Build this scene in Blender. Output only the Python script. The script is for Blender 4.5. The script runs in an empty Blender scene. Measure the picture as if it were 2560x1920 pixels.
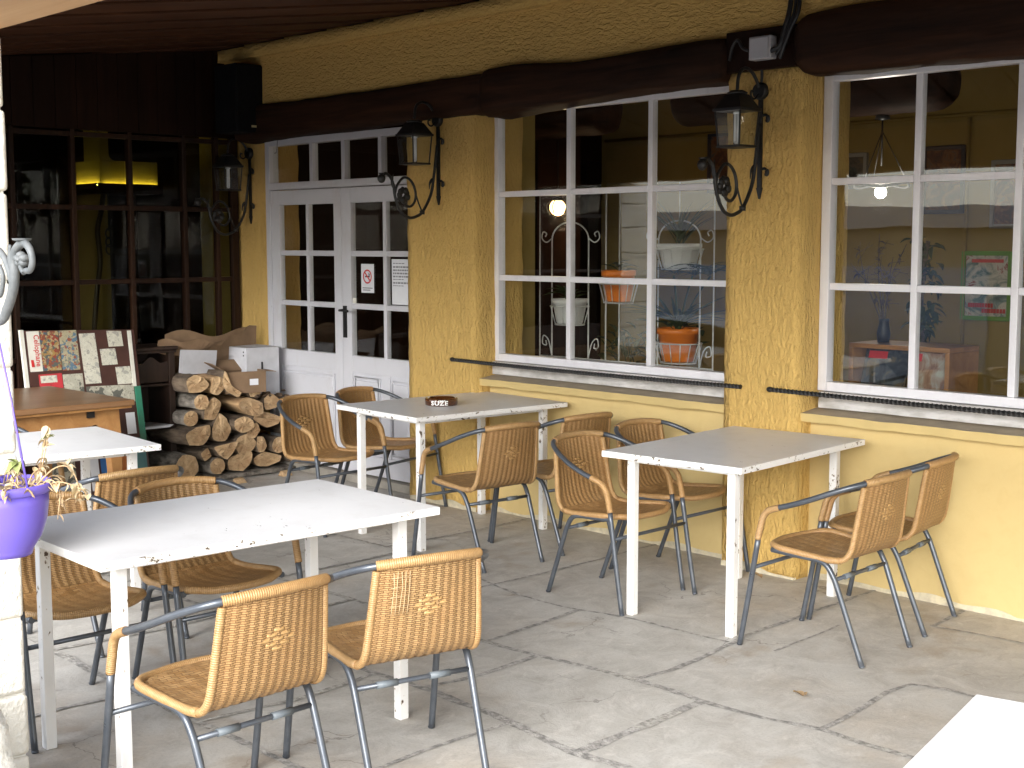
import bpy, bmesh, math, random
from mathutils import Vector, Matrix, noise
R = math.radians
random.seed(7)
S = bpy.context.scene
COL = S.collection

# ------------------------------------------------------------------ camera, sky, sun, exposure
cd = bpy.data.cameras.new('camera')
cam = bpy.data.objects.new('camera', cd)
COL.objects.link(cam)
cd.sensor_width = 36.0
cd.lens = 3387.1 / 2560 * 36.0
cd.clip_start = 0.05
cd.clip_end = 2000
cam.location = (0, -5.608, 1.658)
cam.rotation_euler = (R(90 - 5.989), R(0.07), R(46.578))
S.camera = cam

SUN_EL, SUN_AZ = 26.0, 152.0            # degrees; azimuth clockwise from +Y
w = bpy.data.worlds.new('World')
S.world = w
w.use_nodes = True
wn, wl = w.node_tree.nodes, w.node_tree.links
sky = wn.new('ShaderNodeTexSky')
sky.sky_type = 'NISHITA'
sky.sun_disc = False
sky.sun_elevation = R(SUN_EL)
sky.sun_rotation = R(SUN_AZ)
sky.air_density = 1.0
sky.dust_density = 1.0
hs = wn.new('ShaderNodeHueSaturation')
hs.inputs['Saturation'].default_value = 0.4
wl.new(sky.outputs[0], hs.inputs['Color'])
bg = wn['Background']
bg.inputs['Strength'].default_value = 0.15
wl.new(hs.outputs[0], bg.inputs['Color'])

sd = bpy.data.lights.new('sun', 'SUN')
sun = bpy.data.objects.new('sun', sd)
COL.objects.link(sun)
sd.energy = 1.5
sd.angle = R(40)
sd.color = (1.0, 0.995, 0.99)
_d = Vector((math.sin(R(SUN_AZ)) * math.cos(R(SUN_EL)), math.cos(R(SUN_AZ)) * math.cos(R(SUN_EL)), math.sin(R(SUN_EL))))
sun.rotation_euler = _d.to_track_quat('Z', 'Y').to_euler()
sun.location = _d * 30

S.view_settings.view_transform = 'Standard'
S.view_settings.look = 'None'
S.view_settings.gamma = 1
S.view_settings.exposure = 2.08
S.render.engine = 'CYCLES'
S.cycles.use_denoising = True
S.cycles.max_bounces = 10
S.cycles.diffuse_bounces = 6
S.cycles.transparent_max_bounces = 24
S.cycles.caustics_reflective = False
S.cycles.caustics_refractive = False
S.cycles.sample_clamp_indirect = 8

# ------------------------------------------------------------------ materials
class N:
    def __init__(s, name):
        s.m = bpy.data.materials.new(name)
        s.m.use_nodes = True
        s.t = s.m.node_tree
        s.n = s.t.nodes
        s.b = s.n['Principled BSDF']
        s.co = s.n.new('ShaderNodeTexCoord')
    def l(s, a, b): s.t.links.new(a, b)
    def mapping(s, scale=(1, 1, 1), src='Object'):
        mp = s.n.new('ShaderNodeMapping')
        mp.inputs['Scale'].default_value = scale
        s.l(s.co.outputs[src], mp.inputs['Vector'])
        return mp.outputs[0]
    def noise(s, scale, detail=5, rough=.55, stretch=(1, 1, 1), src='Object', dist=0):
        t = s.n.new('ShaderNodeTexNoise')
        t.inputs['Scale'].default_value = scale
        t.inputs['Detail'].default_value = detail
        t.inputs['Roughness'].default_value = rough
        t.inputs['Distortion'].default_value = dist
        s.l(s.mapping(stretch, src), t.inputs['Vector'])
        return t.outputs['Fac']
    def ramp(s, fac, stops, interp='LINEAR'):
        r = s.n.new('ShaderNodeValToRGB')
        r.color_ramp.interpolation = interp
        e = r.color_ramp.elements
        while len(e) < len(stops): e.new(.5)
        for k, (p, c) in zip(e, stops):
            k.position = p
            k.color = (c, c, c, 1) if isinstance(c, (int, float)) else (*c, 1)
        s.l(fac, r.inputs[0])
        return r.outputs[0]
    def mix(s, fac, a, b, blend='MIX'):
        x = s.n.new('ShaderNodeMix')
        x.data_type = 'RGBA'
        x.blend_type = blend
        for i, v in ((0, fac), (6, a), (7, b)):
            if isinstance(v, (int, float)): x.inputs[i].default_value = v if i == 0 else (v, v, v, 1)
            elif isinstance(v, tuple): x.inputs[i].default_value = (*v, 1)
            else: s.l(v, x.inputs[i])
        return x.outputs[2]
    def math(s, op, a, b=0.0):
        x = s.n.new('ShaderNodeMath')
        x.operation = op
        for i, v in enumerate((a, b)):
            if isinstance(v, (int, float)): x.inputs[i].default_value = v
            else: s.l(v, x.inputs[i])
        return x.outputs[0]
    def bump(s, h, strength=.5, dist=.005, prev=None):
        x = s.n.new('ShaderNodeBump')
        x.inputs['Strength'].default_value = strength
        x.inputs['Distance'].default_value = dist
        s.l(h, x.inputs['Height'])
        if prev is not None: s.l(prev, x.inputs['Normal'])
        s.l(x.outputs[0], s.b.inputs['Normal'])
        return x.outputs[0]
    def col(s, c):
        if isinstance(c, tuple): s.b.inputs['Base Color'].default_value = (*c, 1)
        else: s.l(c, s.b.inputs['Base Color'])
    def set(s, **k):
        for a, v in k.items():
            i = s.b.inputs[a.replace('_', ' ')]
            if isinstance(v, (int, float)): i.default_value = v
            else: s.l(v, i)

def mat(name, c1, c2=None, scale=6., rough=.6, metal=0., bump=0., bscale=60., bdist=.004, stretch=(1, 1, 1), band=(.38, .64), rvar=0., spec=.5):
    q = N(name)
    q.b.inputs['Specular IOR Level'].default_value = spec
    if c2 is None: q.col(c1)
    else:
        f = q.noise(scale, 7, .6, stretch)
        q.col(q.ramp(f, [(band[0], c1), (band[1], c2)]))
        if rvar: q.set(Roughness=q.math('ADD', q.math('MULTIPLY', f, rvar), rough - rvar * .5))
    if not rvar: q.set(Roughness=rough)
    q.set(Metallic=metal)
    if bump: q.bump(q.noise(bscale, 5, .6, stretch), bump, bdist)
    return q.m

def stucco(name, stretch, strength, dist=.012, scale=30, c0=(.64, .415, .125)):
    q = N(name)
    big = q.noise(1.6, 6, .6)
    c = q.ramp(big, [(.3, tuple(v * .95 for v in c0)), (.55, c0), (.75, tuple(v * .88 for v in c0))])
    fine = q.noise(scale, 4, .55, stretch, dist=.6)
    c = q.mix(q.math('MULTIPLY', q.ramp(fine, [(.3, 1.), (.5, 0.)]), .14), c, (.48, .33, .12))
    dirt = q.noise(3.5, 8, .7)
    c = q.mix(q.math('MULTIPLY', q.ramp(dirt, [(.6, 0.), (.75, 1.)]), .25), c, (.5, .36, .15))
    q.col(c)
    q.set(Roughness=.85)
    nb = q.bump(q.ramp(fine, [(.25, 0.), (.7, 1.)]), strength, dist)
    q.bump(q.noise(160, 3, .5), .25, .002, nb)
    return q.m

def paint(name, base, chip, scale, th, rough=.3, dirt=None, stretch=(1, 1, 1), mid=None):
    """old gloss paint with chips down to dark primer"""
    q = N(name)
    big = q.noise(2.2, 6, .6)
    c = q.ramp(big, [(.3, base), (.75, tuple(v * .93 for v in base))])
    if dirt:
        sm = q.noise(7, 8, .7, (1, 1, .4))
        c = q.mix(q.math('MULTIPLY', q.ramp(sm, [(.52, 0.), (.72, 1.)]), .55), c, dirt)
    f = q.noise(scale, 4, .62, stretch)
    cl = q.noise(scale * .13, 3, .6)
    f = q.math('ADD', f, q.math('MULTIPLY', q.math('SUBTRACT', cl, .5), .55))
    mask = q.ramp(f, [(th, 0.), (th + .025, 1.)])
    if mid: c = q.mix(q.ramp(f, [(th - .03, 0.), (th - .005, 1.)]), c, mid)
    c = q.mix(mask, c, chip)
    q.col(c)
    q.set(Roughness=q.math('ADD', q.math('MULTIPLY', mask, .5), q.math('ADD', q.math('MULTIPLY', q.noise(12, 5), .16), rough - .08)))
    nb = q.bump(q.math('SUBTRACT', 1.0, mask), .5, .0012)
    q.bump(q.noise(38, 4), .05, .003, nb)
    return q.m

def wood(name, c1, c2, along='x', rough=.55, scale=9., bump=.35, spec=.4):
    q = N(name)
    q.b.inputs['Specular IOR Level'].default_value = spec
    st = {'x': (.07, 1, 1), 'y': (1, .07, 1), 'z': (1, 1, .07)}[along]
    g = q.noise(scale * 3, 8, .65, st, dist=.5)
    k = q.noise(scale * .5, 4, .5, st)
    c = q.ramp(g, [(.32, c1), (.66, c2)])
    c = q.mix(q.math('MULTIPLY', q.ramp(k, [(.4, 0.), (.65, 1.)]), .5), c, tuple(v * .6 for v in c1))
    q.col(c)
    q.set(Roughness=rough)
    q.bump(g, bump, .003)
    return q.m

def weave(name, bw, rh, dark=.45, msize=.16, c2=(.36, .222, .092)):
    q = N(name)
    br = q.n.new('ShaderNodeTexBrick')
    br.offset = .5
    br.offset_frequency = 2
    br.inputs['Scale'].default_value = 1
    br.inputs['Brick Width'].default_value = bw
    br.inputs['Row Height'].default_value = rh
    br.inputs['Mortar Size'].default_value = rh * msize
    br.inputs['Mortar Smooth'].default_value = .6
    br.inputs['Bias'].default_value = 0
    br.inputs['Color1'].default_value = (.44, .28, .125, 1)
    br.inputs['Color2'].default_value = (*c2, 1)
    br.inputs['Mortar'].default_value = (.42 * dark, .235 * dark * .8, .09 * dark * .65, 1)
    q.l(q.co.outputs['UV'], br.inputs['Vector'])
    oi = q.n.new('ShaderNodeObjectInfo')
    v = q.noise(9, 5, .6)
    c = q.mix(q.math('MULTIPLY', q.ramp(v, [(.4, 0.), (.7, 1.)]), .35), br.outputs['Color'], (.38, .2, .075))
    c = q.mix(q.math('MULTIPLY', oi.outputs['Random'], .22), c, (.42, .2, .06))
    q.col(c)
    q.set(Roughness=.42)
    q.bump(q.math('SUBTRACT', 1.0, br.outputs['Fac']), .8, .0025)
    return q.m

def rings(name, freq, dark):
    """tube wound with rattan: uv.x in metres along the tube"""
    q = N(name)
    wv = q.n.new('ShaderNodeTexWave')
    wv.wave_type = 'BANDS'
    wv.bands_direction = 'X'
    wv.inputs['Scale'].default_value = freq
    wv.inputs['Distortion'].default_value = .5
    wv.inputs['Detail'].default_value = 2
    wv.inputs['Detail Scale'].default_value = .6
    q.l(q.co.outputs['UV'], wv.inputs['Vector'])
    oi = q.n.new('ShaderNodeObjectInfo')
    v = q.noise(60, 4, .6, (1, 1, 1))
    c = q.ramp(v, [(.35, (.36, .218, .09)), (.65, (.46, .295, .132))])
    c = q.mix(q.ramp(wv.outputs['Fac'], [(.0, dark), (.28, 0.)]), c, (.2, .095, .03))
    c = q.mix(q.math('MULTIPLY', oi.outputs['Random'], .25), c, (.42, .2, .06))
    q.col(c)
    q.set(Roughness=.4)
    q.bump(wv.outputs['Fac'], .6, .002)
    return q.m

def glass_mat(name, tint=(1, 1, 1), rough=0.0, ior=1.52):
    m = bpy.data.materials.new(name)
    m.use_nodes = True
    t = m.node_tree
    t.nodes.remove(t.nodes['Principled BSDF'])
    out = t.nodes['Material Output']
    tr = t.nodes.new('ShaderNodeBsdfTransparent')
    tr.inputs[0].default_value = (*tint, 1)
    gl = t.nodes.new('ShaderNodeBsdfGlossy')
    gl.inputs['Roughness'].default_value = rough
    fr = t.nodes.new('ShaderNodeFresnel')
    ge = t.nodes.new('ShaderNodeNewGeometry')
    mi = t.nodes.new('ShaderNodeMix')                # leaving faces take the inverse index, so nothing reflects totally
    mi.inputs[2].default_value = ior
    mi.inputs[3].default_value = 1 / ior
    t.links.new(ge.outputs['Backfacing'], mi.inputs[0])
    t.links.new(mi.outputs[0], fr.inputs[0])
    no = t.nodes.new('ShaderNodeTexNoise')          # old panes: slightly wavy
    no.inputs['Scale'].default_value = 3.0
    no.inputs['Detail'].default_value = 1
    co = t.nodes.new('ShaderNodeTexCoord')
    t.links.new(co.outputs['Object'], no.inputs['Vector'])
    bp = t.nodes.new('ShaderNodeBump')
    bp.inputs['Strength'].default_value = .03
    bp.inputs['Distance'].default_value = .02
    t.links.new(no.outputs['Fac'], bp.inputs['Height'])
    t.links.new(bp.outputs[0], gl.inputs['Normal'])
    mx = t.nodes.new('ShaderNodeMixShader')
    t.links.new(fr.outputs[0], mx.inputs[0])
    t.links.new(tr.outputs[0], mx.inputs[1])
    t.links.new(gl.outputs[0], mx.inputs[2])
    t.links.new(mx.outputs[0], out.inputs['Surface'])
    return m

def emit(name, c, s):
    q = N(name)
    q.col(c)
    q.b.inputs['Emission Color'].default_value = (*c, 1)
    q.b.inputs['Emission Strength'].default_value = s
    return q.m

def comic(name, stops, cell=30., ink=.5):
    """printed picture page: patches of colour and ink lines"""
    q = N(name)
    v = q.n.new('ShaderNodeTexVoronoi')
    v.inputs['Scale'].default_value = cell
    wn_ = q.n.new('ShaderNodeTexNoise')
    wn_.inputs['Scale'].default_value = cell * .9
    wn_.inputs['Detail'].default_value = 4
    q.l(q.co.outputs['Object'], wn_.inputs['Vector'])
    vm = q.n.new('ShaderNodeVectorMath')
    vm.operation = 'MULTIPLY_ADD'
    vm.inputs[1].default_value = (2.2 / cell,) * 3
    q.l(wn_.outputs['Color'], vm.inputs[0]); q.l(q.co.outputs['Object'], vm.inputs[2])
    q.l(vm.outputs[0], v.inputs['Vector'])
    s = q.n.new('ShaderNodeSeparateColor')
    q.l(v.outputs['Color'], s.inputs[0])
    c = q.ramp(s.outputs[0], stops, 'CONSTANT')
    f = q.noise(cell * 2.2, 5, .7, dist=1.5)
    c = q.mix(q.math('MULTIPLY', q.ramp(f, [(.36, 1.), (.44, 0.)]), ink), c, (.05, .045, .04))
    q.col(c)
    q.set(Roughness=.55)
    return q.m

def print_page(name, stops, scale):
    q = N(name)
    q.col(q.ramp(q.noise(scale, 6, .62, dist=1.2), stops))
    q.set(Roughness=.5)
    return q.m

M = {}
M['stone'] = None
def flag_mat():
    q = N('flagstone')
    big = q.noise(.9, 5, .6)
    c = q.ramp(big, [(.3, (.40, .385, .35)), (.5, (.50, .485, .45)), (.7, (.45, .39, .315))])
    med = q.noise(5.5, 9, .72, dist=.8)
    c = q.mix(q.math('MULTIPLY', q.ramp(med, [(.42, 0.), (.66, 1.)]), .62), c, (.31, .285, .255))
    pale = q.noise(11, 8, .75, (1, .5, 1), dist=1.2)
    c = q.mix(q.math('MULTIPLY', q.ramp(pale, [(.54, 0.), (.68, 1.)]), .6), c, (.6, .575, .53))
    vz = q.n.new('ShaderNodeTexVoronoi')
    vz.feature = 'DISTANCE_TO_EDGE'
    vz.inputs['Scale'].default_value = 1.7
    wv = q.n.new('ShaderNodeVectorMath')
    nz = q.n.new('ShaderNodeTexNoise')
    nz.inputs['Scale'].default_value = 3.5
    nz.inputs['Detail'].default_value = 6
    q.l(q.co.outputs['Object'], nz.inputs['Vector'])
    wv.operation = 'MULTIPLY_ADD'
    q.l(nz.outputs['Color'], wv.inputs[0]); wv.inputs[1].default_value = (.7, .7, 0); q.l(q.co.outputs['Object'], wv.inputs[2])
    q.l(wv.outputs[0], vz.inputs['Vector'])
    crk = q.math('MULTIPLY', q.ramp(vz.outputs['Distance'], [(.0, 1.), (.012, 0.)]), q.ramp(q.noise(1.3, 3), [(.5, 0.), (.6, .8)]))
    c = q.mix(crk, c, (.17, .155, .14))
    spot = q.noise(2.6, 4, .5)
    c = q.mix(q.math('MULTIPLY', q.ramp(spot, [(.62, 0.), (.7, 1.)]), .4), c, (.3, .22, .14))
    fine = q.noise(90, 6, .7)
    c = q.mix(q.math('MULTIPLY', q.ramp(fine, [(.35, 1.), (.5, 0.)]), .25), c, (.2, .185, .165))
    q.col(c)
    q.set(Roughness=q.math('ADD', q.math('MULTIPLY', med, .3), .55))
    nb = q.bump(med, .35, .01)
    q.bump(fine, .3, .002, nb)
    return q.m
M['stone'] = flag_mat()
M['mortar'] = mat('mortar', (.19, .183, .17), (.45, .43, .4), 30, .9, bump=.8, bscale=90, bdist=.006)
M['mortar_pale'] = mat('pale_mortar', (.46, .44, .4), (.2, .19, .17), 35, .9, bump=.8, bscale=90, bdist=.006)
M['asphalt'] = mat('asphalt', (.11, .108, .105), (.16, .157, .15), 20, .9, bump=.5, bscale=150)
M['stucco_v'] = stucco('vertical_stucco', (1, 1, .38), 1., .013, 56)
M['stucco_h'] = stucco('horizontal_stucco', (.42, 1, 1), 1., .012, 54)
M['stucco_s'] = stucco('smooth_stucco', (1, 1, 1), .22, .005, 14, (.60, .455, .2))
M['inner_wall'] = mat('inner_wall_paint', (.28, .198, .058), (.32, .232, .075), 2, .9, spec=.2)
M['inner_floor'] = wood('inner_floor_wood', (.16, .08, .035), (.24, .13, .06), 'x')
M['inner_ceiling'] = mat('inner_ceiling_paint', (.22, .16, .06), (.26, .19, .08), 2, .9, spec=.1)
M['sill_paint'] = mat('sill_paint', (.60, .45, .19), (.53, .4, .17), 3, .8, bump=.2, bscale=30)
M['sill_top'] = mat('sill_top', (.36, .3, .22), (.45, .37, .26), 9, .85)
M['whitewash'] = mat('whitewash', (.62, .6, .58), (.4, .38, .35), 18, .8, stretch=(.4, 1, 1), bump=.4, bscale=40)
M['limewash'] = mat('pale_base_render', (.62, .55, .38), (.45, .4, .3), 20, .9, bump=.5, bscale=40)
M['win_paint'] = paint('window_paint', (.76, .75, .78), (.3, .27, .24), 34, .80, .35, (.55, .53, .55))
M['door_paint'] = paint('door_paint', (.6, .6, .635), (.14, .12, .1), 30, .80, .4, (.5, .47, .46), (1, 1, .35))
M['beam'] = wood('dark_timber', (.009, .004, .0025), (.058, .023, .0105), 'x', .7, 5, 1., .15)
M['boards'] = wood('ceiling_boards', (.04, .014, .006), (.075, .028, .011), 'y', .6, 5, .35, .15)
M['beam_pale'] = wood('pale_timber', (.52, .3, .14), (.66, .42, .22), 'x', .6, 4)
M['part_frame'] = wood('partition_timber', (.013, .006, .004), (.036, .015, .007), 'z', .5, 8, .35, .2)
M['part_panel'] = wood('panel_timber', (.012, .005, .003), (.022, .009, .005), 'z', .6, 6, .35, .1)
M['limestone'] = mat('limestone', (.78, .75, .67), (.68, .64, .55), 5, .9, bump=.9, bscale=35, bdist=.012)
M['limestone2'] = mat('rough_limestone', (.74, .72, .66), (.6, .58, .52), 9, .9, bump=.7, bscale=24, bdist=.012)
M['glass'] = glass_mat('window_glass', (.97, .98, .97))
M['glass_dark'] = glass_mat('partition_glass', (.72, .74, .7), .0, 1.28)
M['iron'] = mat('black_iron', (.012, .012, .013), (.022, .021, .02), 30, .45, .3, bump=.3, bscale=120, bdist=.001)
M['grey_iron'] = mat('grey_painted_iron', (.10, .108, .11), (.15, .155, .155), 25, .55, bump=.6, bscale=70, bdist=.003)
M['white_iron'] = mat('white_iron', (.62, .62, .6), (.5, .5, .48), 20, .5)
M['steel'] = mat('grey_tube_paint', (.075, .085, .1), (.1, .11, .125), 16, .3, .35, rvar=.15)
M['sleeve'] = mat('grey_plastic_sleeve', (.11, .13, .145), (.13, .15, .165), 10, .5)
M['rattan_back'] = weave('woven_rattan', .0285, .0068, .22, .22)
M['rattan_seat'] = weave('basket_rattan', .034, .0135, .3, .12, (.27, .15, .055))
M['rattan_wrap'] = rings('wound_rattan', 48, .75)
M['rattan_strip'] = mat('flat_rattan', (.45, .28, .115), (.38, .22, .085), 40, .45)
M['rattan_pale'] = mat('pale_thread', (.5, .36, .2), rough=.5)
M['top_paint'] = paint('table_top_paint', (.84, .84, .845), (.12, .1, .09), 26, .73, .34, (.7, .69, .68), (1, 2.2, 1))
M['edge_paint'] = paint('table_edge_paint', (.82, .81, .79), (.1, .075, .055), 42, .652, .35, (.66, .62, .55), (1, 1, 1.6), (.5, .45, .36))
M['leg_paint'] = paint('table_leg_paint', (.82, .81, .79), (.09, .06, .045), 48, .668, .35, (.62, .58, .52), (1, 1, .6), (.5, .44, .35))
M['amber'] = None
def amber():
    q = N('amber_glass')
    q.col((.16, .05, .012))
    q.set(Roughness=.06, Coat_Weight=.6)
    q.b.inputs['Transmission Weight'].default_value = .55
    return q.m
M['amber'] = amber()
M['white_print'] = mat('white_print', (.82, .82, .8), rough=.5)
M['black_print'] = mat('black_print', (.03, .03, .03), rough=.6)
M['grey_print'] = mat('grey_print', (.22, .22, .24), rough=.6)
M['red_print'] = mat('red_print', (.55, .03, .03), rough=.5)
M['paper'] = mat('paper', (.74, .72, .64), (.64, .62, .54), 8, .8)
M['white_paper'] = mat('white_paper', (.74, .75, .78), (.68, .69, .73), 8, .8)
M['bark'] = mat('bark', (.045, .03, .02), (.19, .14, .095), 14, .95, stretch=(.25, 1, 1), bump=1., bscale=45, bdist=.02)
M['bark_grey'] = mat('grey_bark', (.09, .078, .062), (.34, .3, .25), 16, .95, stretch=(.4, 1, 1), bump=1., bscale=45, bdist=.02)
def cutwood():
    q = N('cut_wood')
    f = q.noise(30, 6, .65, (.2, 1, 1))
    c = q.ramp(f, [(.3, (.46, .3, .15)), (.6, (.7, .5, .29)), (.8, (.76, .58, .37))])
    k = q.noise(7, 4, .6)
    c = q.mix(q.math('MULTIPLY', q.ramp(k, [(.55, 0.), (.7, 1.)]), .5), c, (.3, .16, .07))
    oi = q.n.new('ShaderNodeObjectInfo')
    c = q.mix(q.math('MULTIPLY', oi.outputs['Random'], .4), c, (.42, .26, .13))
    cr = q.noise(55, 3, .6, (1, .25, 1), dist=1.)
    c = q.mix(q.math('MULTIPLY', q.ramp(cr, [(.3, 1.), (.4, 0.)]), .7), c, (.12, .065, .03))
    q.col(c); q.set(Roughness=.85)
    q.bump(f, .9, .012)
    return q.m
M['cut'] = cutwood()
M['splinter'] = mat('split_wood', (.3, .17, .08), (.5, .33, .17), 20, .9, stretch=(.15, 1, 1), bump=.8, bscale=40, bdist=.01)
M['card'] = mat('brown_cardboard', (.2, .125, .07), (.26, .165, .095), 6, .85, bump=.2, bscale=60)
M['card_white'] = mat('white_carton', (.62, .62, .65), (.5, .5, .53), 5, .75)
M['cab'] = wood('dark_cabinet_wood', (.018, .01, .008), (.036, .02, .013), 'z', .4, 7)
M['oak'] = wood('table_oak', (.32, .15, .05), (.44, .23, .085), 'x', .35, 5)
M['oak_top'] = wood('worn_table_top', (.2, .1, .045), (.27, .15, .075), 'y', .32, 5)
M['board_brown'] = mat('brown_panel', (.055, .02, .014), (.075, .028, .02), 8, .6)
M['comic_a'] = comic('colour_page', [(0., (.3, .05, .03)), (.2, (.36, .22, .07)), (.4, (.1, .11, .1)), (.55, (.4, .32, .17)), (.75, (.24, .07, .04)), (.9, (.07, .11, .14))], 60, .8)
M['comic_b'] = comic('pale_colour_page', [(0., (.4, .36, .23)), (.25, (.11, .19, .26)), (.4, (.44, .38, .24)), (.6, (.3, .09, .05)), (.72, (.42, .37, .25)), (.9, (.2, .22, .17))], 58, .8)
M['comic_g'] = comic('ink_page', [(0., (.6, .58, .48)), (.5, (.64, .62, .52)), (.85, (.4, .39, .34))], 48, .75)
M['comic_r'] = comic('red_page', [(0., (.52, .04, .05)), (.6, (.45, .04, .045)), (.85, (.1, .07, .07))], 14, .3)
M['comic_k'] = comic('grey_page', [(0., (.42, .4, .32)), (.5, (.12, .12, .1)), (.75, (.5, .48, .38))], 22, .8)
M['poster'] = print_page('poster_print', [(.3, (.04, .075, .075)), (.42, (.16, .25, .25)), (.5, (.5, .48, .42)), (.57, (.62, .6, .54)), (.64, (.3, .05, .045)), (.72, (.1, .16, .1))], 7)
M['poster_dark'] = print_page('dark_print', [(.3, (.02, .018, .025)), (.48, (.09, .025, .02)), (.56, (.2, .08, .03)), (.66, (.05, .06, .07))], 9)
M['mag_dark'] = print_page('magazine_print', [(.35, (.012, .014, .018)), (.5, (.05, .06, .065)), (.6, (.14, .1, .05)), (.7, (.03, .03, .035))], 12)
M['mag_pale'] = print_page('pale_magazine_print', [(.35, (.42, .42, .36)), (.5, (.3, .18, .12)), (.58, (.2, .11, .08)), (.68, (.3, .33, .3))], 9)
M['green_frame'] = mat('green_frame', (.12, .3, .03), rough=.5)
M['navy_frame'] = mat('navy_frame', (.02, .028, .05), rough=.4)
M['grey_frame'] = mat('grey_frame', (.3, .3, .28), rough=.5)
M['blue_panel'] = mat('blue_panel', (.03, .12, .34), (.04, .16, .4), 5, .5)
M['orange_panel'] = mat('orange_panel', (.42, .14, .03), (.36, .11, .025), 5, .5)
M['teal_panel'] = mat('teal_panel', (.06, .15, .16), (.08, .18, .18), 5, .5)
M['green_edge'] = mat('green_panel', (.03, .2, .12), (.04, .12, .08), 6, .5)
def plastic(name, c, tr=0.):
    q = N(name); q.col(c); q.set(Roughness=.32)
    q.b.inputs['Subsurface Weight'].default_value = tr
    q.bump(q.noise(14, 2), .05, .004)
    return q.m
M['purple'] = plastic('purple_plastic', (.15, .105, .5), .03)
M['purple_rim'] = plastic('purple_rim_plastic', (.165, .12, .53), .03)
M['terracotta'] = plastic('orange_plastic', (.72, .19, .02))
M['white_pot'] = plastic('white_plastic', (.66, .66, .64))
M['dry_leaf'] = mat('dry_leaf', (.5, .36, .2), (.3, .19, .1), 30, .9)
M['pale_leaf'] = mat('withered_leaf', (.6, .5, .32), (.42, .3, .16), 30, .9)
M['soft_green'] = mat('fading_leaf', (.22, .26, .08), (.33, .32, .14), 20, .7)
M['leaf'] = mat('green_leaf', (.028, .045, .014), (.06, .075, .022), 12, .7, spec=.15)
M['soil'] = mat('dry_soil', (.3, .22, .14), (.16, .11, .07), 60, .95, bump=1., bscale=70, bdist=.02)
M['meter'] = mat('grey_plastic_box', (.42, .42, .45), (.38, .38, .41), 6, .5)
M['cable'] = mat('black_cable', (.012, .013, .015), rough=.5)
M['speaker'] = mat('black_speaker', (.004, .004, .0045), (.007, .007, .008), 40, .7, spec=.1)
M['badge'] = mat('badge_metal', (.5, .42, .22), rough=.4)
M['cfl'] = mat('white_tube_glass', (.85, .86, .9), rough=.25)
M['globe'] = emit('lit_globe', (1., .62, .22), 2.2)
M['bulb'] = emit('lit_bulb', (1., .93, .82), 22.)
M['striplight'] = emit('lit_strip', (.95, .85, .12), 10.)
M['garage_wall'] = mat('garage_render', (.42, .36, .3), (.36, .31, .26), 2, .9)
M['garage_door'] = mat('garage_door_paint', (.42, .5, .66), (.36, .44, .6), 3, .5)
M['roof_tile'] = mat('roof_tile', (.28, .26, .25), (.2, .18, .17), 8, .8)
M['car_paint'] = mat('car_paint', (.8, .82, .85), rough=.2)
M['car_glass'] = mat('car_glass', (.03, .035, .04), rough=.05)
M['rubber'] = mat('rubber', (.02, .02, .02), rough=.8)
M['debris'] = mat('bark_debris', (.1, .065, .04), (.2, .13, .08), 40, .95, bump=1., bscale=60, bdist=.02)
M['grey_stone'] = mat('grey_step', (.27, .25, .215), (.36, .33, .28), 8, .9, bump=.6, bscale=50, bdist=.008)

# ------------------------------------------------------------------ mesh helpers
OFF = {}
def catmull(pts, n=6):
    P = [Vector(p) for p in pts]
    if len(P) < 3: return P
    out = []
    Q = [P[0] * 2 - P[1]] + P + [P[-1] * 2 - P[-2]]
    for i in range(1, len(Q) - 2):
        a, b, c, d = Q[i - 1:i + 3]
        for k in range(n):
            t = k / n
            out.append(.5 * ((2 * b) + (c - a) * t + (2 * a - 5 * b + 4 * c - d) * t * t + (3 * b - a - 3 * c + d) * t ** 3))
    out.append(P[-1])
    return out

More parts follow.
